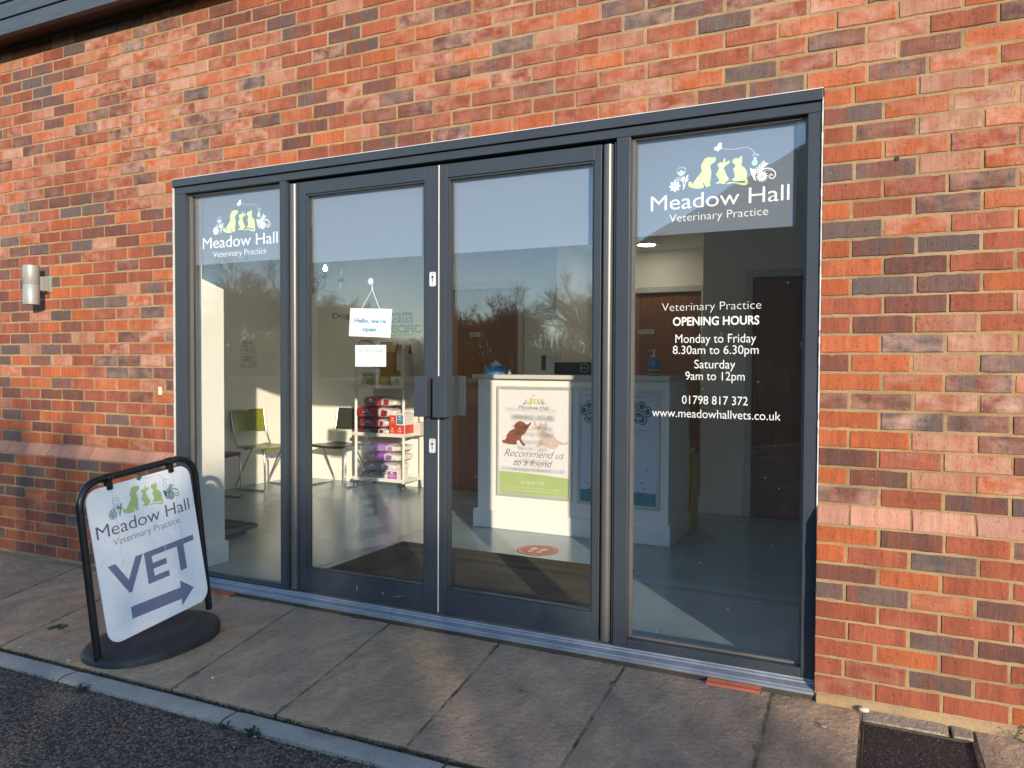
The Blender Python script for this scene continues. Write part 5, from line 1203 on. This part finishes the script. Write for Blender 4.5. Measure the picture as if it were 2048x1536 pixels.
def tree_mesh(seed, H, spread, levels=6):
    rr = random.Random(seed); tk = MB(); cr = MB()
    def grow(p, d, L, r_, lv):
        n = 3 if lv > 2 else 2; pts = [p.copy()]; q = p.copy(); dd = d.copy()
        for i in range(n):
            dd = (dd + Vector((rr.gauss(0, .16), rr.gauss(0, .16), rr.gauss(.03, .10)))).normalized(); q = q + dd * L / n; pts.append(q.copy())
        tgt = tk if lv >= levels else cr
        tgt.tube(pts, [max(.0075, r_ * (1 - .42 * i / n)) for i in range(n + 1)], 7 if lv >= levels else (5 if lv > 3 else 3), caps=False)
        if lv == 0: return
        kids = 5 if lv >= levels - 1 else (4 if lv > 1 else 4)
        for k in range(kids):
            t = rr.uniform(.45, 1.0) if k else 1.0; bp = pts[0].lerp(pts[-1], t) if t < 1 else pts[-1]
            a = rr.uniform(0, 6.283); ax = dd.orthogonal().normalized(); ax.rotate(Matrix.Rotation(a, 3, dd)); an = rr.uniform(.35, .95) * spread * (.45 if k == 0 else 1)
            nd = (dd * math.cos(an) + ax * math.sin(an)); nd.z += .06; nd.normalize()
            grow(bp, nd, L * rr.uniform(.62, .84), r_ * (.66 if k == 0 else .5), lv - 1)
    grow(Vector((0, 0, -.1)), Vector((0, 0, 1)), H * .30, H * .026, levels)
    return tk, cr
protos = []
for sd, H, spd in ((3, 8.0, 1.0), (8, 7.0, .75)):
    t_ = thing('bare_tree', 'x', 'tree'); tk, cr = tree_mesh(sd, H, spd); obj('trunk', tk, M_BARK, t_, True, fixn=False); obj('crown', cr, M_TWIG, t_, True, fixn=False); protos.append(t_)
TREES = [(0, -43.0, -38, 1.05, 'tall bare winter tree mirrored in the left window'), (0, -36.0, -40, 1.0, 'bare spreading tree mirrored above the hanging card'), (1, -31.5, -40, .85, 'small bare tree mirrored behind the hanging card'),
         (1, -27.0, -42, .8, 'bare tree mirrored beside the door handles'), (0, -24.0, -42, .78, 'bushy bare tree mirrored at the left of the right door'), (1, -21.3, -42, .78, 'bare tree mirrored above the tissue box'),
         (0, -14.0, -40, .82, 'large bare tree mirrored beside the monitor'), (1, -49.0, -42, .9, 'bare tree mirrored at the far left edge of the left window'), (1, -16.8, -48, .7, 'distant low bare tree mirrored above the wall notice'), (1, -39.5, -44, .95, 'slender bare tree mirrored in the door frame gap')]
for i, (k, x, y, s, lab) in enumerate(TREES):
    s *= 1.12
    o = protos[k] if k not in [q[0] for q in TREES[:i]] else copy_tree(protos[k])
    o.location = (x, y, -.07); o.rotation_euler = (0, 0, i * 1.37); o.scale = (s, s, s); o['label'] = lab; o['group'] = 'bare winter trees across the car park'
hd = MB(); rr = random.Random(77)
for i in range(20000):
    x = rr.uniform(-85, 8); y = -47 + rr.gauss(0, 1.6); hh = rr.uniform(1.2, 3.5) * (1 + .35 * mnoise.noise((x * .15, 0, 0))); a = rr.uniform(0, 6.28); l = rr.uniform(.5, 1.3)
    hd.tube([(x, y, hh * .2), (x + l * .4 * math.cos(a), y + l * .3 * math.sin(a), hh)], [.035, .012], 3, caps=False)
stuff(obj('hedgerow', hd, M_TWIG, fixn=False))
# unseen leafless hedge, added to shade the entrance and thinned to pass some sun
HT = [(2.7, 5.95), (3.9, 5.75), (7.5, 5.17), (11.3, 4.53), (12.1, 4.22), (14.5, 3.15), (18, 1.8)]
def hedge_top(x):
    for (xa, za), (xb, zb) in zip(HT[:-1], HT[1:]):
        if xa <= x <= xb: return za + (zb - za) * (x - xa) / (xb - xa)
    return HT[0][1]
hd = MB()
for i in range(7300):
    x = rr.uniform(2.8, 17.5); y = -15 + rr.uniform(-.45, .45); top = hedge_top(x) + .20 + .10 * mnoise.noise((x * 1.4, 0, 5)) ; z = rr.uniform(-.3, top - .35); l = rr.uniform(.6, 1.1)
    a = rr.uniform(0, 6.28); t_ = rr.uniform(.05, .55); q = Vector((x + l * t_ * math.cos(a), y + .3 * l * t_ * math.sin(a), min(top + rr.uniform(-.12, .10), z + l)))
    hd.tube([(x, y, max(-.05, z)), q], [.014, .010], 3, caps=False)
stuff(obj('shade_hedge', hd, M_TWIG, fixn=False))
